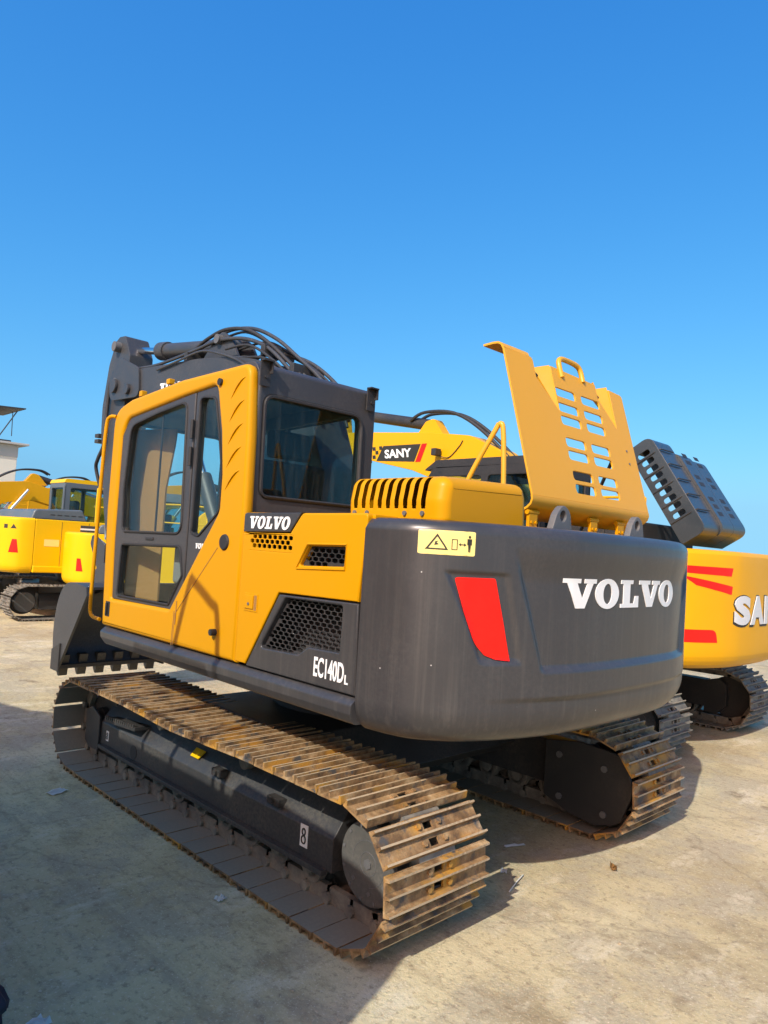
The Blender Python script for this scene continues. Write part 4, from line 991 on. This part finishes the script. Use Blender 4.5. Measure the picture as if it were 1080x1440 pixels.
    K_ = prism('bucket', [(p[0], max(p[1], .05)) for p in bcv]+[(bx-.33, bz-.08), (bx+.02, max(bz-.88, .05))], -.5, .5, 'boom_grey', E_, .01)
    if decor: decor(E_, C_, sides, B_, H_)
    return E_

# ---- amber machine on the far side of the main one, its black hood shell tipped forward
def sany(E_, C_, sides, B_, H_):
    zz = (.80, 1.80)
    def cwp(a, b_, off=0.0): return cw_point(a, b_, off, zz[0], zz[1], False)
    def blk(ol, nm, mt_, off, th, par=C_):
        bm = curve_bm([fillet(ol)], 0); refine(bm, .05)
        return finish(nm, thicken(bm, lambda a, b_, c_: cwp(a, b_, off+c_), th), mt_, par)
    # red reflective strips on both shoulders
    for s in (1, -1):
        blk([(s*1.17, 1.66), (s*.60, 1.655), (s*.62, 1.585), (s*1.12, 1.60)], 'reflector', 'red', .001, .002)
        blk([(s*1.09, 1.575), (s*.60, 1.50), (s*.61, 1.43, .01), (s*.98, 1.50)], 'reflector', 'red', .001, .002)
        blk([(s*1.215, 1.135), (s*.78, 1.135, .06), (s*.76, 1.03), (s*1.215, 1.03)], 'reflector', 'red', .001, .002)
    # raised silver name with a dark rim
    for off, grow, mt_, th, dz in ((.001, .014, 'decal_black', .002, -.006), (.004, 0, 'silver', .006, 0)):
        for k, (ch, a0, a1) in enumerate((('S', .57, .30), ('A', .29, -.01), ('N', -.03, -.31), ('Y', -.32, -.62))):
            bm = text_bm(ch, .06); refine(bm, .2)
            finish('lettering', thicken(bm, lambda a, b_, c_: cwp(a0+grow+(a1-a0-2*grow)*a, 1.175+dz-grow+(.25+2*grow)*b_, off+c_), th), mt_, C_)
    # name plate on the boom: dark parallelogram, chequers, white name, red bar
    Y_ = .171
    pl = plate('name_panel', 'y', Y_+.001, .002, [(2.98, 2.83), (2.86, 3.03), (2.16, 3.02), (2.26, 2.79)], [], 'decal_black', B_)
    PX = lambda a, b_: None
    bm = text_bm('SANY', .03)
    finish('lettering', thicken(bm, lambda a, b_, c_: (2.81-.03*b_*0-.50*a+.02*b_, Y_+.003+c_, 2.855+.12*b_), .002), 'white', pl)
    plate('name_panel_bar', 'y', Y_+.0015, .002, [(2.24, 2.785), (2.14, 3.02), (2.05, 3.02), (2.15, 2.785)], [], 'red', pl)
    for x, z in ((2.91, 3.005), (2.98, 2.945), (3.04, 3.0), (3.03, 2.885), (3.10, 2.83)):
        plate('chequer', 'y', Y_+.001, .002, [(x-.035, z-.025), (x+.025, z-.025), (x+.035, z+.025), (x-.025, z+.025)], [], 'decal_black', pl)
    wl = box('work_lamp', (1.78, 1.86), (.19, .30), (2.84, 2.93), 'rubber', B_, .01); tube('lamp_cable', [(1.80, .2, 2.84), (1.66, .18, 2.82), (1.5, .18, 2.95), (1.45, .18, 3.02)], .006, 'rubber', wl, 5)
    # hood shell: a ribbed black tray standing on its hinge, leaning forward
    base = Vector((-1.62, 0, 1.83)); ang = R(57); U = Vector((math.cos(ang), 0, math.sin(ang))); W = Vector((-math.sin(ang), 0, math.cos(ang)))
    def hp(u_, w_, y): p = base+U*u_+W*w_; return Vector((p.x, y, p.z))
    Lh, Yl, Yr = 1.02, .86, -.62
    secs = [(0, .0, .0), (.02, .0, 0), (.045, .02, 0)]
    def shell(nm, ya, yb, th, u0_, u1_, mt_, par, holes=()):
        # tray: flat top face (towards W) with rolled edges
        prof = fillet([(u0_, 0), (u0_, th, .07), (u1_, th, .07), (u1_, 0)], 6)
        bm = bmesh.new(); n_ = len(prof)
        ring = []
        for y, ins in ((ya, .05), (ya-.02, .018), (ya-.05, 0), (yb+.05, 0), (yb+.02, .018), (yb, .05)):
            cu_ = (u0_+u1_)/2
            ring.append([bm.verts.new(hp(cu_+(a-cu_)*(1-ins), b_*(1-ins), y)) for a, b_ in prof])
        for A_, B2 in zip(ring, ring[1:]):
            for k in range(n_-1): bm.faces.new((A_[k], A_[k+1], B2[k+1], B2[k]))
        for rg in (ring[0], ring[-1]): bm.faces.new(rg)
        bmesh.ops.recalc_face_normals(bm, faces=bm.faces); bmesh.ops.solidify(bm, geom=list(bm.faces), thickness=.008)
        return finish(nm, bm, mt_, par, 45)
    return hp, shell
def sany_full(E_, C_, sides, B_, H_):
    hp, shell = sany(E_, C_, sides, B_, H_)
    Hs = link('engine_hood', None, None, E_) if False else None
    # end plate with oblong vents facing us
    def endplate(y, u0_, u1_, th):
        outl = [(u0_, 0, .03), (u0_, th, .09), (u1_, th, .09), (u1_, 0, .03)]
        holes = [fillet([(u_-.022, th*.22, .022), (u_+.024, th*.22, .022), (u_+.024, th*.70, .022), (u_-.024, th*.70, .022)], 4) for u_ in [.24+.079*k for k in range(9)]]
        bm = curve_bm([fillet(outl)]+holes, .010, .003)
        for q in bm.verts: q.co = hp(q.co.x, q.co.y, y+q.co.z)
        return bm
    Hd = finish('engine_hood', endplate(.86, 0, .99, .25), 'hood_black', E_)
    # three stepped tray sections
    for ya, yb, th, u0_, u1_ in ((.855, .52, .25, 0, .99), (.515, .26, .275, 0, .86), (.255, -.02, .275, 0, .83)):
        bm = bmesh.new(); prof = fillet([(u0_, .0), (u0_, th, .09), (u1_, th, .09), (u1_, .0)], 6)
        rings = [[bm.verts.new(hp(a, b_, y)) for a, b_ in prof] for y in (ya, yb)]
        for k in range(len(prof)-1): bm.faces.new((rings[0][k], rings[0][k+1], rings[1][k+1], rings[1][k]))
        if ya < .8: bm.faces.new(rings[0])
        bm.faces.new(rings[1])
        bmesh.ops.recalc_face_normals(bm, faces=bm.faces); bmesh.ops.solidify(bm, geom=list(bm.faces), thickness=.008)
        tr = finish('hood_tray', bm, 'hood_black', Hd, 40)
        if ya < .8:
            for k in range(9):
                for q_ in range(1):
                    yy = ya-.12-q_*.14; u_ = .18+.08*k
                    if k in (3, 6): continue
                    nb = bmesh.new(); pp = [hp(u_+a*.022, th+.0006, yy-b_*.05) for a, b_ in ((-1, -1), (1, -1), (1, 1), (-1, 1))]
                    pq = [p+(hp(0, .0008, 0)-hp(0, 0, 0)) for p in pp]; v8 = [nb.verts.new(p) for p in pp+pq]
                    for f4 in ((0, 1, 2, 3), (4, 5, 6, 7), (0, 1, 5, 4), (1, 2, 6, 5), (2, 3, 7, 6), (3, 0, 4, 7)): nb.faces.new([v8[i] for i in f4])
                    finish('hood_louvre', nb, 'rubber', tr)
    for k in range(5):
        u_ = .2005+.158*k
        nb = bmesh.new(); tube_bm([hp(u_, .01, .868), hp(u_, .20, .868), hp(u_, .262, .84), hp(u_, .266, .60)], .007, 6, nb, 0); finish('hood_rib', nb, 'black_steel', Hd)
excavator('crawler_excavator', 'amber crawler excavator with silver name letters, red strips and a black hood shell tipped up', (.65, -3.70, 0), 0,
          body='yellow_amber', cw='yellow_amber', cabm='rubber', boomm='yellow_amber', shoes='objects', far=False, cw_z=(.80, 1.80), decor=sany_full, hood_open=True)

# ---- lemon-yellow machines across the aisle
def kom(txt1, txt2, tcol):
    def f_(E_, C_, sides, B_, H_):
        zz = (.82, 1.78)
        for s in (1, -1):
            ol = [(s*1.185, 1.17), (s*1.165, 1.40), (s*1.12, 1.40), (s*1.085, 1.17)]
            bm = curve_bm([ol], 0); refine(bm, .05)
            finish('reflector', thicken(bm, lambda a, b_, c_: cw_point(a, b_, .002+c_, zz[0], zz[1], False), .003), 'red', C_)
            for tri in ([(s*1.16, 1.58), (s*1.09, 1.58), (s*1.125, 1.66)], [(s*1.05, 1.58), (s*.99, 1.58), (s*.99, 1.65), (s*1.05, 1.65)]):
                bm = curve_bm([tri], 0); refine(bm, .05)
                finish('warning_mark', thicken(bm, lambda a, b_, c_: cw_point(a, b_, .002+c_, zz[0], zz[1], False), .001), 'decal_black', C_)
        sd = sides[1]
        pn = plate('side_decal', 'y', -1.231, .002, [(-.60, .95), (.45, .95), (.45, 1.70), (-.60, 1.70)], [], 'charcoal_cab', sd)
        for z in (1.52, 1.62): plate('pinstripe', 'y', -1.2325, .002, [(-.60, z), (.45, z), (.45, z+.03), (-.60, z+.03)], [], 'white', pn)
        bm = text_bm(txt1, .03); finish('lettering', thicken(bm, lambda a, b_, c_: (-.55+.42*a, -1.2322-c_, 1.26+.17*b_), .002), 'decal_yellow', pn)
        bm = text_bm(txt2, .03); finish('lettering', thicken(bm, lambda a, b_, c_: (-.57+.62*a, -1.2322-c_, 1.0+.19*b_), .002), 'white', pn)
        plate('name_plate', 'y', -1.2325, .003, [(-1.2, 1.30), (-.95, 1.30), (-.95, 1.42), (-1.2, 1.42)], [], 'decal_yellow', sd)
    return f_
GK = 'lemon-yellow excavators across the aisle'
HK = -math.pi/2
excavator('crawler_excavator', 'lemon-yellow excavator with a slate hood and a dark panel lettered PC 160', (10.75, -2.55, 0), HK-.04,
          'yellow_lemon', 'yellow_lemon', 'slate', 'yellow_amber', 'slate', None, cw_z=(.82, 1.78), decor=kom('PC', '160', 0), boom_pose='low', roof='yellow_lemon')
def kom2(E_, C_, sides, B_, H_):
    for s in (1, -1):
        ol = [(s*1.185, 1.02), (s*1.155, 1.25), (s*1.10, 1.25), (s*1.10, 1.02)]
        bm = curve_bm([ol], 0); refine(bm, .05)
        finish('reflector', thicken(bm, lambda a, b_, c_: cw_point(a, b_, .002+c_, .75, 1.72, False), .003), 'red', C_)
    sd = sides[1]
    pn = plate('side_decal', 'y', -1.2325, .002, [(-1.2, 1.05), (-.62, 1.05), (-.62, 1.30), (-1.2, 1.30)], [], 'decal_black', sd)
    bm = text_bm('130', .03); finish('lettering', thicken(bm, lambda a, b_, c_: (-1.14+.42*a, -1.2345-c_, 1.10+.15*b_), .002), 'white', pn)
    cyl('exhaust_stack', (-1.0, -.75, 1.85), (-1.0, -.75, 2.40), .085, 'silver', E_, 16, .10)
    box('hood_latch', (-1.28, -1.12), (-1.0, -.7), (1.70, 1.85), 'yellow_lemon', E_, .03)
excavator('crawler_excavator', 'lemon-yellow excavator with a small black number decal, parked behind the charcoal bucket', (8.84, -3.34, 0), HK-.42,
          'yellow_lemon', 'yellow_lemon', 'slate', 'yellow_lemon', 'slate', None, cw_z=(.75, 1.72), decor=kom2, boom_pose='low', sc=.92)
# more machines further back, seen as booms and cabs over the row
excavator('crawler_excavator', 'amber excavator with a black cab and level boom, standing behind the row', (15.3, -.75, 0), HK,
          'yellow_amber', 'yellow_amber', 'charcoal_cab', 'yellow_amber', 'charcoal_cab', None, boom_pose='low')
excavator('crawler_excavator', 'amber excavator furthest back, its boom showing past the yellow cab roof', (18.6, -3.0, 0), HK,
          'yellow_amber', 'yellow_amber', 'charcoal_cab', 'yellow_amber', 'charcoal_cab', None, boom_pose='low', sc=1.05)
# the neighbour on the left, out of the picture: its shadow lies over the near track and the foreground
def nb_rail(E_, C_, sides, B_, H_):
    tube('handrail', [(x+.27, -1.19, z) for x, z in ((-.07, 1.7), (-.09, 2.2), (-.18, 2.62), (-.30, 2.98), (-.34, 3.0), (-.54, 2.90), (-.61, 2.84), (-.645, 2.5), (-.645, 1.7))], .022, 'yellow', E_, 8, 4)
    box('shade_block', (.89, 1.62), (-1.20, -.62), (1.0, 2.26), 'charcoal', E_, .05, 3)  # unseen box added to throw shade on the front of the near track
    prism('shade_upright', [(1.05, 2.24), (1.13, 2.80, .05), (1.57, 2.80, .05), (1.61, 2.24)], -1.18, -1.10, 'charcoal', E_, .01)  # added upright, out of view, sized to shade the cab's lower front corner
excavator('crawler_excavator', 'yellow excavator standing alongside the near track, handrail on its right deck', (-.55, 4.34, 0), 0,
          'yellow', 'charcoal', 'charcoal_cab', 'boom_grey', 'charcoal_cab', None, boom_pose='low', cw_z=(.86, 1.97), decor=nb_rail)

# ---- cream tower with a roof slab and a steel frame on top
TW = thing('tower_building', 'cream rendered tower with a flat roof slab and a rusty steel frame on top', 'tower', (36.0, -5.3, 0))
box('wall', (-2, 2), (-3.0, 3), (0, 5.45), 'cream_wall', TW, .03)
box('wall_band', (-2.02, 2.02), (-3.02, 3.02), (4.85, 5.44), 'grey_wall', TW, .02)
box('roof_slab', (-2.3, 2.3), (-3.42, 3.4), (5.45, 5.55), 'grey_wall', TW, .02)
box('parapet', (-1.9, 1.9), (-2.7, 2.6), (5.55, 5.66), 'black_steel', TW, .02)
for x in (-1.6, 1.6):
    for y in (-2.1, -.6, 1.2):
        for a, b_ in (((x, y, 5.6), (x, y-.85, 7.15)), ((x, y, 5.6), (x, y+.75, 7.05)), ((x, y, 5.6), (x, y+.05, 7.05))):
            cyl('mast_strut', a, b_, .028, 'black_steel', TW, 6)
    cyl('mast_strut', (x, -2.75, 7.1), (x, -2.78, 5.9), .02, 'black_steel', TW, 6)
nb = prism_bm([(-3.3, 7.28), (-3.3, 7.34), (2.5, 7.02), (2.5, 6.88)], -1.75, 1.75, .01, 2, 'x'); finish('mast_deck', nb, 'black_steel', TW)

# ------------------------------------------------------------------ small things lying about
def scrap(name, label, cat, x, y, sx, sy, mat, rz=0, seed=1, h=.02, group=None):
    rnd_ = random.Random(seed); bm = bmesh.new(); n_ = 5; g_ = [[None]*n_ for _ in range(n_)]
    for i in range(n_):
        for k in range(n_):
            g_[i][k] = bm.verts.new(((i/(n_-1)-.5)*sx+rnd_.uniform(-.15, .15)*sx/n_, (k/(n_-1)-.5)*sy+rnd_.uniform(-.15, .15)*sy/n_, .004+abs(rnd_.gauss(0, 1))*h))
    for i in range(n_-1):
        for k in range(n_-1): bm.faces.new((g_[i][k], g_[i+1][k], g_[i+1][k+1], g_[i][k+1]))
    bmesh.ops.solidify(bm, geom=list(bm.faces), thickness=.003)
    o = finish(name, bm, mat, None, 20); o.location = (x, y, 0.002); o.rotation_euler = (0, 0, rz); return tag(o, label, cat, group)
def stone(x, y, r, mat, label, seed, group=None):
    rnd_ = random.Random(seed); bm = bmesh.new(); bmesh.ops.create_icosphere(bm, subdivisions=2, radius=r)
    for q in bm.verts: q.co *= rnd_.uniform(.8, 1.15); q.co.z *= .6
    o = finish('stone', bm, mat, None, 60); o.location = (x, y, r*.4); return tag(o, label, 'stone', group)
scrap('paper_scrap', 'crumpled pale paper scrap beside the near track front', 'paper', 1.02, 1.50, .07, .12, 'white', .4, 3, .006)
scrap('paper_scrap', 'crumpled white wrapper beside the near track shoes', 'paper', -.76, 1.42, .04, .045, 'white', .2, 5, .008)
scrap('plastic_strip', 'flat white strip on the shaded ground behind the machine', 'litter', -1.22, -.22, .025, .13, 'white', -.4, 8, .006)
scrap('paper_scrap', 'small white scrap between the two tracks', 'paper', -1.38, .10, .03, .05, 'white', .5, 9, .006)
for k in range(14):
    x = random.uniform(-3.2, 3.5); y = random.choice((random.uniform(1.5, 2.6), random.uniform(-3, .6)))
    if x > -1.75 and -1.4 < y < 1.4: continue
    stone(x, y, random.uniform(.005, .013), 'pebble', 'small pebble lying loose on the concrete yard', 40+k, 'loose pebbles on the yard')
tw = tube('dry_twig', [(-1.535, .27, .008), (-1.50, .16, .012), (-1.47, .06, .010)], .0035, 'cream_wall', None, 5); tag(tw, 'thin pale dry twig lying at the edge of the track shadow', 'twig')
scrap('dry_leaf', 'curled brown dry leaf on the sunlit concrete', 'leaf', -1.72, -.42, .035, .05, 'cardboard', .5, 21, .012)
# blue tarpaulin bundle with a red tie and a grey rag at the foot of the neighbour's track
bm = bmesh.new(); bmesh.ops.create_icosphere(bm, subdivisions=4, radius=.5)
rnd_ = random.Random(4)
from mathutils import noise as mnoise
for q in bm.verts:
    n_ = q.co.normalized(); d_ = 1+.16*mnoise.noise(n_*3.1)+.05*mnoise.noise(n_*11)
    q.co = Vector((n_.x*.36*d_, n_.y*.20*d_, max(-.13, n_.z*.15*d_)))
TB = finish('tarpaulin_bundle', bm, 'navy', None, 80); TB.location = (-.98, 2.69, .13); TB.rotation_euler = (0, 0, .35)
tag(TB, 'folded navy tarpaulin bundle with a red tie lying on the concrete', 'tarpaulin')
tube('tie', [(.0, -.215, -.02), (.0, -.20, .08), (.0, -.1, .15), (.0, .1, .15)], .012, 'red', TB, 6)
scrap('rag', 'crumpled pale grey rag beside the navy tarpaulin', 'rag', -1.13, 2.345, .06, .06, 'white', .3, 12, .012)
